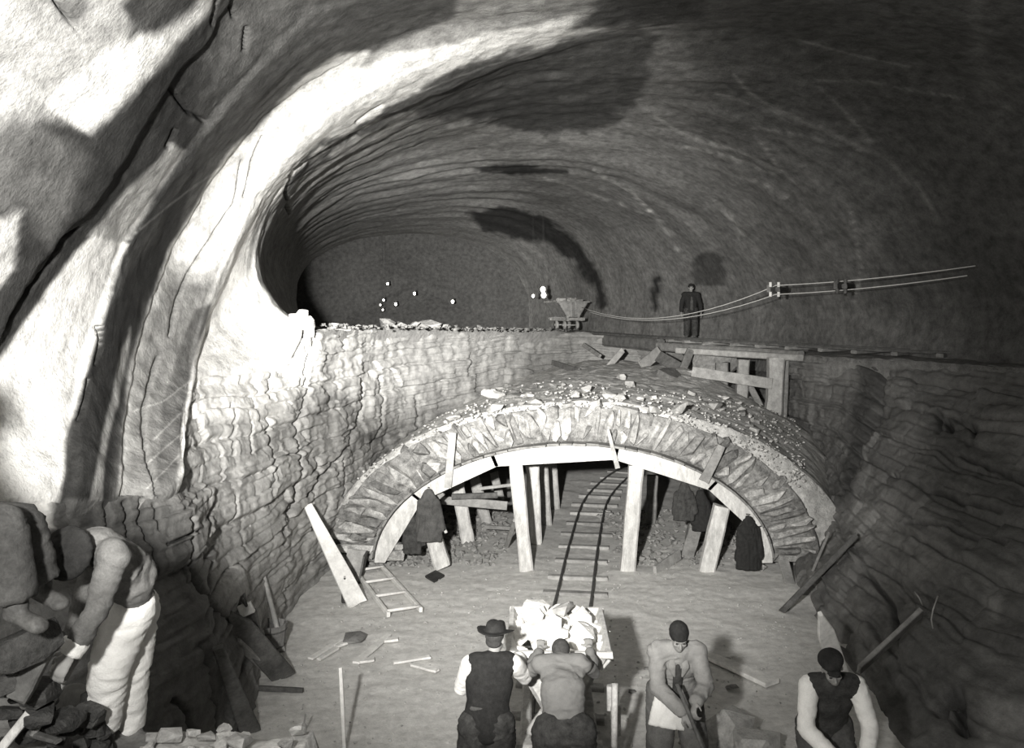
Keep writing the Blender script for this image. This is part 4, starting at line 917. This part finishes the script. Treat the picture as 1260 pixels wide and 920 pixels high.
# ================================================================ people: bodies and clothes grown from tapered limbs
def v3(p): return np.array(p, float)
def limb(p0, p1, r0, r1, flat=1., side=None, cap=True, ns=18):
    """tapered limb, elliptical section: r along 'side', r*flat across it. Returns verts, faces (closed)"""
    p0 = Vector(p0); p1 = Vector(p1); ax = p1-p0; Ln = ax.length; ax = ax.normalized() if Ln > 1e-6 else Vector((0, 0, 1))
    sd = Vector(side) if side is not None else (ax.cross(Vector((0, 1, 0))) if abs(ax.y) < .9 else ax.cross(Vector((1, 0, 0))))
    sd = (sd-ax*sd.dot(ax)).normalized(); up = ax.cross(sd)
    st = []
    if cap:
        for a in (80, 60, 35, 12): st.append((p0-ax*r0*math.sin(math.radians(a))*min(1, flat+.2), r0*math.cos(math.radians(a))))
    st.append((p0, r0)); st.append((p0.lerp(p1, .5), (r0+r1)/2)); st.append((p1, r1))
    if cap:
        for a in (12, 35, 60, 80): st.append((p1+ax*r1*math.sin(math.radians(a))*min(1, flat+.2), r1*math.cos(math.radians(a))))
    vs_, fs = [], []
    for c, r in st:
        for k in range(ns):
            an = math.tau*k/ns; vs_.append(c+sd*math.cos(an)*r+up*math.sin(an)*r*flat)
    for i in range(len(st)-1):
        for k in range(ns): fs.append((i*ns+k, i*ns+(k+1) % ns, (i+1)*ns+(k+1) % ns, (i+1)*ns+k))
    fs.append(tuple(range(ns-1, -1, -1))); fs.append(tuple(range((len(st)-1)*ns, len(st)*ns)))
    return vs_, fs
def ellipsoid(c, r, R=None, n=14):
    vs_, fs = [], []; R = R or Matrix.Identity(3)
    for i in range(n+1):
        th = math.pi*i/n if 0 < i < n else (.02 if i == 0 else math.pi-.02)
        for k in range(n*2):
            ph = math.tau*k/(n*2); vs_.append(Vector(c)+R @ Vector((r[0]*math.sin(th)*math.cos(ph), r[1]*math.sin(th)*math.sin(ph), r[2]*math.cos(th))))
    m = n*2
    for i in range(n):
        for k in range(m): fs.append((i*m+k, (i+1)*m+k, (i+1)*m+(k+1) % m, i*m+(k+1) % m))
    fs.append(tuple(range(m))); fs.append(tuple(range((n+1)*m-1, n*m-1, -1)))
    return vs_, fs
def fuse(name, shapes, voxel, mat, parent, smooth_it=6, wr=0., wr_scale=9., seed=0, wr_aniso=(1, 1, 2.2)):
    vs_, fs = [], []
    for a, b in shapes:
        k = len(vs_); vs_ += [tuple(x) for x in a]; fs += [tuple(i+k for i in f) for f in b]
    me = bpy.data.meshes.new(name); me.from_pydata(vs_, [], fs)
    bm = bmesh.new(); bm.from_mesh(me); bmesh.ops.recalc_face_normals(bm, faces=bm.faces); bm.to_mesh(me); bm.free()
    o = bpy.data.objects.new(name, me); C.objects.link(o)
    r = o.modifiers.new('r', 'REMESH'); r.mode = 'VOXEL'; r.voxel_size = voxel
    if smooth_it: s = o.modifiers.new('s', 'SMOOTH'); s.factor = .5; s.iterations = smooth_it
    dg = bpy.context.evaluated_depsgraph_get(); m2 = bpy.data.meshes.new_from_object(o.evaluated_get(dg)); m2.name = name
    o.modifiers.clear(); o.data = m2; bpy.data.meshes.remove(me)
    if wr:
        n_ = len(m2.vertices); co = np.empty(n_*3, np.float32); m2.vertices.foreach_get('co', co); co = co.reshape(-1, 3).astype(float)
        no = np.empty(n_*3, np.float32); m2.vertices.foreach_get('normal', no); no = no.reshape(-1, 3)
        q = co*np.array(wr_aniso)*wr_scale; f = fbm(q+2*np.stack([fbm(q*.4, 2, seed+k) for k in range(3)], -1), 3, seed)
        f = 1-np.abs(f)*2.2
        co = co+no*(wr*f)[:, None]; m2.vertices.foreach_set('co', co.reshape(-1).astype(np.float32))
    m2.materials.clear(); m2.materials.append(mat); m2.polygons.foreach_set('use_smooth', [True]*len(m2.polygons)); m2.update()
    o.parent = parent
    return o
def hand(shapes, wrist, d, n, curl=.6, side=1, s=1.):
    """palm and five bent fingers. d direction of hand, n palm normal (the side the fingers close to), side +1 puts the thumb on d x n"""
    w_ = Vector(wrist); d = Vector(d).normalized(); n = Vector(n); n = (n-d*n.dot(d)).normalized(); a = d.cross(n)*side
    k = s
    shapes.append(limb(w_-d*.02*k, w_+d*.085*k, .030*k, .042*k, .42, side=a))
    for i, (off, L1) in enumerate(((.031, .040), (.011, .045), (-.010, .042), (-.030, .033))):
        p = w_+d*.088*k+a*off*k; dir_ = (d+a*off*2.5).normalized(); ang = 0
        for j, (f, r) in enumerate(((1., .0095), (.75, .0088), (.6, .008))):
            ang += curl*(.55, .9, .7)[j]
            dd_ = (dir_*math.cos(ang)+n*math.sin(ang)).normalized(); e = p+dd_*L1*f*k
            shapes.append(limb(p, e, r*k, r*.92*k, 1, ns=10)); p = e
    p = w_+d*.022*k+a*.028*k; t1 = (d*.6+a*.75+n*.25).normalized(); e = p+t1*.042*k; shapes.append(limb(p, e, .013*k, .0105*k, 1, ns=10))
    t2 = (d*.85+a*.2+n*.6).normalized(); shapes.append(limb(e, e+t2*.032*k, .0105*k, .009*k, 1, ns=10))
def head_shapes(c, fwd, up, s=1.):
    """c centre of the skull; face looks along fwd"""
    f = Vector(fwd).normalized(); u = Vector(up); u = (u-f*u.dot(f)).normalized(); r = f.cross(u)
    R = Matrix((r, f, u)).transposed(); c = Vector(c)
    def E(p, rad): return ellipsoid(c+R @ Vector(p)*s, tuple(x*s for x in rad), R)
    sh = [E((0, -.012, .03), (.074, .094, .086)), E((0, .022, -.045), (.058, .068, .072)), E((0, .052, -.088), (.033, .034, .026)),
          E((0, .075, .022), (.055, .02, .014)),                       # brow
          E((0, .098, -.022), (.012, .02, .026)), E((0, .105, -.036), (.017, .015, .011)),   # nose
          E((0, .083, -.068), (.024, .014, .007)), E((0, .080, -.079), (.021, .013, .007)),  # lips
          E((.038, .068, -.02), (.02, .018, .02)), E((-.038, .068, -.02), (.02, .018, .02)),   # cheeks
          E((.076, -.005, -.012), (.009, .018, .030)), E((-.076, -.005, -.012), (.009, .018, .030))]
    return sh, R, c
def person(label, origin, J, look, style, group=None):
    """J joints relative to origin; style: clothes"""
    t = thing('person', label, 'person', origin, group)
    zs = style.get('squash', 1.)
    g = {k: Vector((v[0], v[1], v[2]*zs)) for k, v in J.items() if not isinstance(v, (str, float, int))}
    up = (g['head']-g['neck']).normalized(); fwd = Vector(look).normalized()
    hs, R, hc = head_shapes(g['head'], fwd, up)
    chest_side = (g['sr']-g['sl']); hip_side = (g['hr']-g['hl'])
    sp = (g['neck']-g['pelvis'])
    S = list(hs); S.append(limb(g['neck']-sp*.02, g['head']-R @ Vector((0, .0, .05)), .056, .05))
    waist = g['pelvis'].lerp(g['chest'], .5)
    def torso(gr, low=0.):
        a = [limb(g['chest'], g['neck']-sp.normalized()*.07, .155+gr, .10+gr, .66, side=chest_side), limb(waist, g['chest'], .135+gr, .16+gr, .66, side=chest_side), limb(g['pelvis'].lerp(waist, low), waist, .155+gr*(1 if low == 0 else 1.), .137+gr, .68, side=hip_side, cap=(low == 0)),
             limb(g['sl'], g['sr'], .054+gr, .054+gr, .9)]
        for q_ in 'lr': a.append(limb(g['s'+q_].lerp(g['neck'], .3)-sp.normalized()*.03, g['s'+q_].lerp(g['neck'], .45).lerp(g['chest'], .9), .062+gr, .115+gr, .72, side=chest_side))
        if 'hump' in style: a.append(limb(g['chest']-Vector(fwd)*.03, g['neck']-sp.normalized()*.05, .13+gr, .10+gr, .75, side=chest_side))
        return a
    def arm(sfx, gr, upto=1.):
        s_, e_, w_ = g['s'+sfx], g['e'+sfx], g['w'+sfx]
        a = [limb(s_, e_, .052+gr, .040+gr)]
        a.append(limb(e_, e_.lerp(w_, upto), .041+gr, .041+gr-(.013)*upto))
        return a
    def leg(sfx, gr, upto=1.):
        h_, k_, a_ = g['h'+sfx], g['k'+sfx], g['a'+sfx]
        return [limb(h_, k_, .088+gr, .058+gr), limb(k_, k_.lerp(a_, upto), .058+gr, .058+gr-.02*upto)]
    S += torso(0)+arm('l', 0)+arm('r', 0)+leg('l', 0)+leg('r', 0)
    for sfx in 'lr':
        hd = Vector(J.get('hd'+sfx, (g['w'+sfx]-g['e'+sfx]).normalized())); hn = Vector(J.get('hn'+sfx, (0, 1, 0)))
        hand(S, g['w'+sfx], hd, hn, J.get('curl', .7), 1 if sfx == J.get('thumbside', 'r') else -1)
    fuse('body', S, .0085, M['skin'], t, 3)
    # trousers
    tw = style.get('trouser_w', .022)
    T = [limb(g['pelvis'], g['pelvis'].lerp(waist, .55), .165, .145, .7, side=hip_side)]
    for sfx in 'lr':
        h_, k_, a_ = g['h'+sfx], g['k'+sfx], g['a'+sfx]
        T += [limb(h_, k_, .105+tw, .075+tw), limb(k_, k_.lerp(a_, .93), .072+tw, .062+tw, cap=False), limb(k_.lerp(a_, -.02), k_.lerp(a_, .1), .074+tw, .072+tw)]
    fuse('trousers', T, .013, style['trousers'], t, 4, .012, 6., 5)
    # upper clothes
    if 'shirt' in style:
        T = torso(.012, .2)+arm('l', .024, style.get('sleeve', .92))+arm('r', .024, style.get('sleeve', .92))
        fuse('shirt', T, .013, style['shirt'], t, 3, .008, 8., 9)
    if 'vest' in style:
        T = torso(.042)[:3]+[limb(g['sl'].lerp(g['sr'], .13), g['sr'].lerp(g['sl'], .13), .098, .098, .9)]
        fuse('vest', T, .013, style['vest'], t, 5, .004, 7., 11)
    if 'jacket' in style:
        gr = style.get('jacket_w', .034)
        lowp = g['pelvis']+(g['pelvis']-waist).normalized()*style.get('hem', .12)
        T = torso(gr, .0 if style.get('hem', .12) > 0 else .3)+arm('l', gr-.014, style.get('sleeve', .9))+arm('r', gr-.014, style.get('sleeve', .9))
        if style.get('hem', .12) > 0: T.append(limb(g['pelvis'], lowp, .175+gr*.6, .19+gr*.6, .72, side=hip_side, cap=False))
        T.append(limb(g['neck']-sp.normalized()*.06, g['neck'], .085+gr*.4, .07, .9))
        fuse('jacket', T, .013, style['jacket'], t, 3, .014, 6.0, 13)
        if style.get('open'):
            fr_ = Vector(look); fr_.z = 0; fr_.normalize()
            chn = chest_side.normalized().cross((g['neck']-g['chest']).normalized()); chn = chn if chn.dot(fr_) > 0 else -chn
            cs = chest_side.normalized(); pts_ = [g['neck']-sp.normalized()*.03+chn*.062, g['chest']+chn*.138, waist+chn*.132, g['pelvis']+chn*.142]
            fuse('shirt_front', [limb(pts_[i], pts_[i+1], (.03, .05, .045)[i], (.05, .045, .05)[i], .35, side=cs) for i in range(3)], .010, style['open'], t, 2)
    if style.get('open'):
        for sg in (-1, 1):
            fuse('lapel', [limb(g['neck']-sp.normalized()*.02+cs*sg*.05+chn*.04, g['neck'].lerp(g['chest'], .55)+cs*sg*.06+chn*.125, .022, .036, .4, side=cs), limb(g['neck'].lerp(g['chest'], .55)+cs*sg*.06+chn*.125, g['chest']+cs*sg*.035+chn*.15, .036, .014, .4, side=cs)], .009, style['jacket'], t, 2)
    if style.get('strap'):
        w0 = waist; bk_n = -Vector(look); bk_n.z = 0; bk_n.normalize()
        cs_ = hip_side.normalized()
        fuse('back_strap', [limb(w0-cs_*.09+bk_n*.125, w0+bk_n*.135-Vector((0, 0, .008)), .02, .02, .4, side=(0, 0, 1)), limb(w0+bk_n*.135-Vector((0, 0, .008)), w0+cs_*.09+bk_n*.125, .02, .02, .4, side=(0, 0, 1))], .008, M['worn_cloth'], t, 1)
    if 'cuffs' in style:
        for sfx in style['cuffs']:
            e_, w_ = g['e'+sfx], g['w'+sfx]; o = fuse('cuff', [limb(e_.lerp(w_, .66), e_.lerp(w_, .98), .062, .052, cap=False)], .012, M['white_cloth'], t, 2, .004, 12, 3)
    # boots
    for sfx, nm in (('l', 'boot'), ('r', 'boot')):
        a_ = g['a'+sfx]; fd = Vector(J.get('f'+sfx, (0, 1, 0))).normalized(); dn = Vector(J.get('sole', (0, 0, -1)))
        sh_ = [limb(a_+(g['k'+sfx]-a_).normalized()*.08, a_, .055, .055), limb(a_+dn*.045-fd*.03, a_+dn*.05+fd*.12, .042, .045, .85, side=fd.cross(Vector((0, 0, 1)))), ellipsoid(a_+dn*.055+fd*.14, (.047, .05, .034))]
        fuse(nm, sh_, .012, style.get('boots', M['iron']), t, 3)
    # hair, eyes and hat
    def HE(p, rad): return ellipsoid(hc+R @ Vector(p), rad, R)
    fuse('hair', [HE((0, -.024, .034), (.079, .088, .084)), HE((0, -.045, -.02), (.07, .05, .05))], .008, M['hair'], t, 2)
    for sx in (-1, 1):
        o = mesh_obj('eye', *[list(z) for z in ellipsoid(hc+R @ Vector((sx*.031, .083, .002)), (.013, .008, .007), R, 6)], M['hair'], None, True); o.parent = t
    h = style.get('hat')
    if h == 'cap':       # soft cap with a small peak
        fuse('cap', [HE((0, -.02, .085), (.098, .108, .045)), HE((0, -.02, .06), (.084, .098, .035)), HE((0, .085, .052), (.055, .045, .008))], .009, style.get('hat_mat', M['black_cloth']), t, 3, .003, 12, 2)
    if h == 'beret':
        fuse('beret', [HE((.01, -.02, .075), (.135, .135, .042)), HE((0, -.02, .055), (.084, .098, .03)), HE((0, -.02, .118), (.008, .008, .014))], .009, style.get('hat_mat', M['black_cloth']), t, 3, .006, 10, 2)
    if h == 'skullcap':
        fuse('cap', [HE((0, -.018, .045), (.086, .104, .088)), HE((0, .07, .035), (.055, .025, .015))], .009, style.get('hat_mat', M['black_cloth']), t, 3, .003, 12, 2)
    if h == 'fedora':
        br_ = HE((0, -.01, .052), (.165, .185, .011)); bend = []
        cc = hc
        for v in br_[0]:
            l = R.transposed() @ (v-cc); l.z += (abs(l.x)/.165)**2*.035-.01*(l.y/.18); bend.append(cc+R @ l)
        fuse('felt_hat', [(bend, br_[1]), HE((0, -.01, .085), (.088, .105, .065)), HE((.03, -.01, .12), (.045, .09, .035)), HE((-.03, -.01, .12), (.045, .09, .035))], .008, style.get('hat_mat', M['black_cloth']), t, 3)
    return t, g
def mirror_names(d): return d
# ---- man in vest and felt hat, pushing the cart (back view)
o1 = Vector((-.21, 7.38, 0))
J1 = dict(pelvis=(0, -.02, .95), chest=(.02, .09, 1.24), neck=(.05, .14, 1.45), head=(.07, .19, 1.59), sl=(-.14, .12, 1.39), sr=(.22, .14, 1.39), el=(-.22, .27, 1.12), er=(.32, .36, 1.18), wl=(-.06, .50, 1.22), wr=(.27, .58, 1.27),
          hl=(-.1, -.02, .92), hr=(.1, -.02, .92), kl=(-.14, .04, .5), kr=(.13, .12, .5), al=(-.17, -.14, .1), ar=(.14, .06, .1), hdl=(.5, .8, .1), hdr=(-.3, .8, .1), hnl=(.2, .5, -.8), hnr=(0, .5, -.8), curl=.55)
person('man in dark vest and felt hat pushing the near cart, seen from behind', o1, J1, (.35, .9, -.12), dict(trousers=M['dark_cloth'], shirt=M['white_cloth'], vest=M['black_cloth'], hat='fedora', squash=.95, strap=1, trouser_w=.03, boots=M['iron']))
# ---- man in grey jersey, head down, pushing the cart
o2 = Vector((.42, 7.18, 0))
J2 = dict(pelvis=(0, 0, .92), chest=(0, .2, 1.16), neck=(0, .42, 1.31), head=(.0, .53, 1.33), sl=(-.17, .38, 1.30), sr=(.17, .38, 1.30), el=(-.27, .58, 1.16), er=(.29, .56, 1.16), wl=(-.17, .80, 1.27), wr=(.27, .80, 1.28),
          hl=(-.11, 0, .9), hr=(.11, 0, .9), kl=(-.13, .06, .48), kr=(.14, .16, .5), al=(-.14, -.3, .1), ar=(.15, -.05, .1), hdl=(.1, .9, .3), hdr=(.0, .9, .3), hnl=(0, .5, -.8), hnr=(0, .5, -.8), curl=.5)
person('man in grey jersey and dark trousers pushing the near cart with his head down', o2, J2, (0, .75, -.65), dict(trousers=M['dark_cloth'], jacket=M['grey_cloth'], jacket_w=.024, hem=-.02, sleeve=.8, trouser_w=.045))
# ---- man in pale jacket digging, facing the camera
o3 = Vector((1.46, 7.95, 0))
J3 = dict(pelvis=(0, .12, .88), chest=(0, .03, 1.14), neck=(0, -.07, 1.33), head=(0, -.13, 1.43), sr=(-.17, -.04, 1.27), sl=(.17, -.04, 1.27), er=(-.19, -.14, 1.0), el=(.24, -.12, 1.0), wr=(.0, -.34, .86), wl=(.10, -.34, .95),
          hr=(-.1, .12, .86), hl=(.1, .12, .86), kr=(-.15, -.03, .48), kl=(.15, -.06, .48), ar=(-.16, .08, .1), al=(.17, .05, .1), fl=(.2, -1, 0), fr=(-.2, -1, 0), hdr=(.6, -.5, -.6), hdl=(-.3, -.6, -.5), hnr=(.3, .5, -.8), hnl=(0, -.6, -.8), curl=1.1, thumbside='l')
p3, g3 = person('stooping man in pale jacket and dark cap, digging with a tool', o3, J3, (0, -.9, -.4), dict(trousers=M['mid_cloth'], jacket=M['pale_jacket'], hat='skullcap', open=M['dark_cloth'], hem=.1, jacket_w=.036, trouser_w=.04))
fuse('apron', [limb(g3['pelvis']+Vector((-.06, -.13, -.02)), g3['pelvis']+Vector((-.10, -.2, -.26)), .13, .16, .3, side=(1, 0, 0), cap=False)], .012, M['white_cloth'], p3, 2, .01, 9, 4, (2.2, 2.2, .4))
sv = thing('shovel', 'dark handled shovel held by the stooping man in the pale jacket', 'shovel', o3+Vector((.05, -.4, .9)))
a = o3+Vector((-.06, -.36, 1.12)); b = o3+Vector((.34, -.62, .12))
tube('handle', [a, a.lerp(b, .5), b], .017, M['dark_wood'], sv, ns=8)
ds_ = (b-a).normalized(); sx_ = ds_.cross(Vector((0, 1, 0))).normalized(); up_ = ds_.cross(sx_)
mesh_obj('blade', [b-sx_*.1, b+sx_*.1, b+sx_*.1+ds_*.2, b+ds_*.28, b-sx_*.1+ds_*.2, b+up_*.025-sx_*.08, b+up_*.025+sx_*.08, b+up_*.01+sx_*.09+ds_*.19, b+ds_*.27+up_*.01, b+up_*.01-sx_*.09+ds_*.19], [(0, 1, 2, 3, 4), (9, 8, 7, 6, 5), (0, 5, 6, 1), (1, 6, 7, 2), (2, 7, 8, 3), (3, 8, 9, 4), (4, 9, 5, 0)], M['iron'], sv)
# ---- man in vest and white shirt, right
o4 = Vector((2.55, 7.15, 0))
J4 = dict(pelvis=(0, .16, .92), chest=(0, .05, 1.17), neck=(-.01, -.08, 1.38), head=(-.04, -.14, 1.48), sr=(-.19, -.04, 1.31), sl=(.19, -.04, 1.31), er=(-.25, -.16, 1.02), el=(.26, -.14, 1.02), wr=(-.06, -.40, .86), wl=(.12, -.40, .84),
          hr=(-.1, .16, .9), hl=(.1, .16, .9), kr=(-.14, 0, .5), kl=(.14, .0, .5), ar=(-.15, .1, .1), al=(.16, .08, .1), fl=(.2, -1, 0), fr=(-.2, -1, 0), hdr=(.5, -.5, -.6), hdl=(-.2, -.6, -.6), hnr=(0, .5, -.8), hnl=(0, -.5, -.8), curl=1.1, thumbside='l')
person('stooping man in dark vest, white shirt and flat cap before the right rock', o4, J4, (-.05, -.9, -.5), dict(trousers=M['worn_cloth'], shirt=M['white_cloth'], vest=M['dark_cloth'], hat='cap'))
fk = thing('hand_tool', 'short dark hand tool held low by the stooping man in the vest', 'tool', o4+Vector((0, -.45, .8)))
tube('handle', [o4+Vector((-.12, -.47, .93)), o4+Vector((.25, -.50, .62))], .018, M['dark_wood'], fk); plank('head', o4+Vector((-.2, -.5, .93)), o4+Vector((-.05, -.44, .93)), .07, .05, M['iron'], fk, nseg=2)
# ---- bending man in beret and white trousers, near left
o5 = P(150, 905, 5.05)
def r5(px, py, d, o=None): return P(px, py, d)-o5
J5 = dict(pelvis=r5(162, 742, 5.15), chest=r5(152, 706, 4.98), neck=r5(122, 668, 4.74), head=r5(90, 686, 4.64), sl=r5(140, 684, 4.60), sr=r5(120, 690, 4.98), el=r5(118, 752, 4.55), er=r5(102, 748, 4.92), wl=r5(86, 806, 4.50), wr=r5(86, 800, 4.85),
          hl=r5(160, 748, 5.03), hr=r5(166, 748, 5.25), kl=r5(135, 820, 4.98), kr=r5(160, 825, 5.2), al=r5(125, 898, 5.06), ar=r5(156, 898, 5.28), fl=(-1, -.3, 0), fr=(-1, -.2, 0), hdl=r5(66, 838, 4.45)-r5(86, 806, 4.5), hdr=r5(70, 826, 4.8)-r5(86, 800, 4.85), hnl=(0, .8, -.3), hnr=(0, -.8, -.3), curl=.9)
J5 = {k: (tuple(v) if isinstance(v, Vector) else v) for k, v in J5.items()}
p5, g5 = person('bending man in dark beret, grey jacket and white trousers on the near left rock', o5, J5, (-.8, -.15, -.75), dict(trousers=M['white_cloth'], jacket=M['mid_cloth'], hat='beret', cuffs='lr', hem=.0, sleeve=.72, jacket_w=.03, trouser_w=.03, hump=1))
pk = thing('pick', 'wooden handled pick gripped by the bending man', 'pick', o5+g5['wl'])
a = P(84, 828, 4.6); b = P(40, 905, 4.5)
tube('handle', [a+(a-b)*.3, a, b], .018, M['grey_wood'], pk); plank('head', b+Vector((-.16, .12, -.02)), b+Vector((.18, -.1, .02)), .04, .04, M['iron'], pk, taper=.5)
# ---- seated man at the left edge, only his legs in view
o6 = P(-150, 690, 3.85)
def r6(px, py, d): return tuple(P(px, py, d)-o6)
J6 = dict(pelvis=r6(-170, 640, 3.95), chest=r6(-190, 560, 3.9), neck=r6(-180, 500, 3.85), head=r6(-170, 458, 3.8), sl=r6(-180, 520, 4.02), sr=r6(-185, 520, 3.64), el=r6(-150, 600, 4.1), er=r6(-150, 600, 3.55), wl=r6(-90, 620, 4.0), wr=r6(-100, 625, 3.65),
          hl=r6(-125, 650, 4.12), hr=r6(-150, 650, 3.9), kl=r6(26, 648, 4.3), kr=r6(2, 652, 4.05), al=r6(50, 718, 4.35), ar=r6(20, 745, 4.05), fl=(.6, -.3, -.1), fr=(.7, -.3, -.1), hnl=(0, 0, -1), hnr=(0, 0, -1), curl=.3)
person('seated man at the left edge, only his worn trouser legs and boots in view', o6, J6, (1, 0, -.1), dict(trousers=M['worn_cloth'], jacket=M['worn_cloth'], hat='cap', boots=M['iron'], trouser_w=.03, hem=-.01))
# ---- man standing beside the upper track
o7 = P(850, 417.5, 28)
J7 = dict(pelvis=(0, 0, .93), chest=(0, 0, 1.22), neck=(0, 0, 1.46), head=(0, -.03, 1.62), sr=(-.2, 0, 1.40), sl=(.2, 0, 1.40), er=(-.29, .0, 1.12), el=(.29, 0, 1.12), wr=(-.31, -.05, .86), wl=(.31, -.05, .86),
          hr=(-.1, 0, .9), hl=(.1, 0, .9), kr=(-.12, -.02, .5), kl=(.12, -.02, .5), ar=(-.14, 0, .1), al=(.12, 0, .1), fl=(.1, -1, 0), fr=(-.1, -1, 0), hnl=(-1, 0, 0), hnr=(1, 0, 0), curl=.3, thumbside='l')
person('man in dark open jacket standing beside the upper track above the trestle', o7, J7, (-.1, -1, 0), dict(trousers=M['dark_cloth'], jacket=M['black_cloth'], hat='skullcap', hem=.08, open=M['worn_cloth']))
# ================================================================ coats hung on the posts
def coat(label, px, py, d, w_, h_, mat, seed, lean=0):
    top = P(px, py, d); sh_ = [limb(top+Vector((0, 0, -.02)), top+Vector((lean*.4, 0, -.22)), .06, w_*.42, .4, side=(1, 0, 0)), limb(top+Vector((lean*.4, 0, -.2)), top+Vector((lean, 0, -h_)), w_*.42, w_*.52, .32, side=(1, 0, 0), cap=False),
                                limb(top+Vector((w_*.3, .02, -.2)), top+Vector((w_*.5+lean, .0, -h_*.75)), .06, .055, .7), limb(top+Vector((-w_*.3, .02, -.2)), top+Vector((-w_*.42+lean, .02, -h_*.8)), .06, .055, .7)]
    root = thing('hanging_coat', label, 'coat', top, 'coats hung on the centering')
    o = fuse('coat_cloth', sh_, .014, mat, root, 3, .018, 5., seed, (2.6, 2.6, .5)); o.matrix_parent_inverse = Matrix.Translation(-top)
    tube('peg', [top+Vector((0, .12, .02)), top+Vector((0, -.03, .05))], .012, M['iron'], root, ns=6)
coat('grey coat hung on the leftmost white post under the vault', 527, 603, 14.42, .40, .82, M['worn_cloth'], 1, .02)
coat('darker ragged coat hanging in shadow left of the grey coat', 508, 634, 14.65, .30, .62, M['dark_cloth'], 2)
coat('left coat of the pair hung under the rib between the right posts', 842, 594, 14.85, .34, .62, M['dark_cloth'], 3)
coat('right coat of the pair hung under the rib between the right posts', 862, 604, 14.95, .30, .66, M['black_cloth'], 4, .02)
coat('black coat hung on the rib at the far right foot of the arch', 921, 636, 14.42, .38, .84, M['black_cloth'], 5)
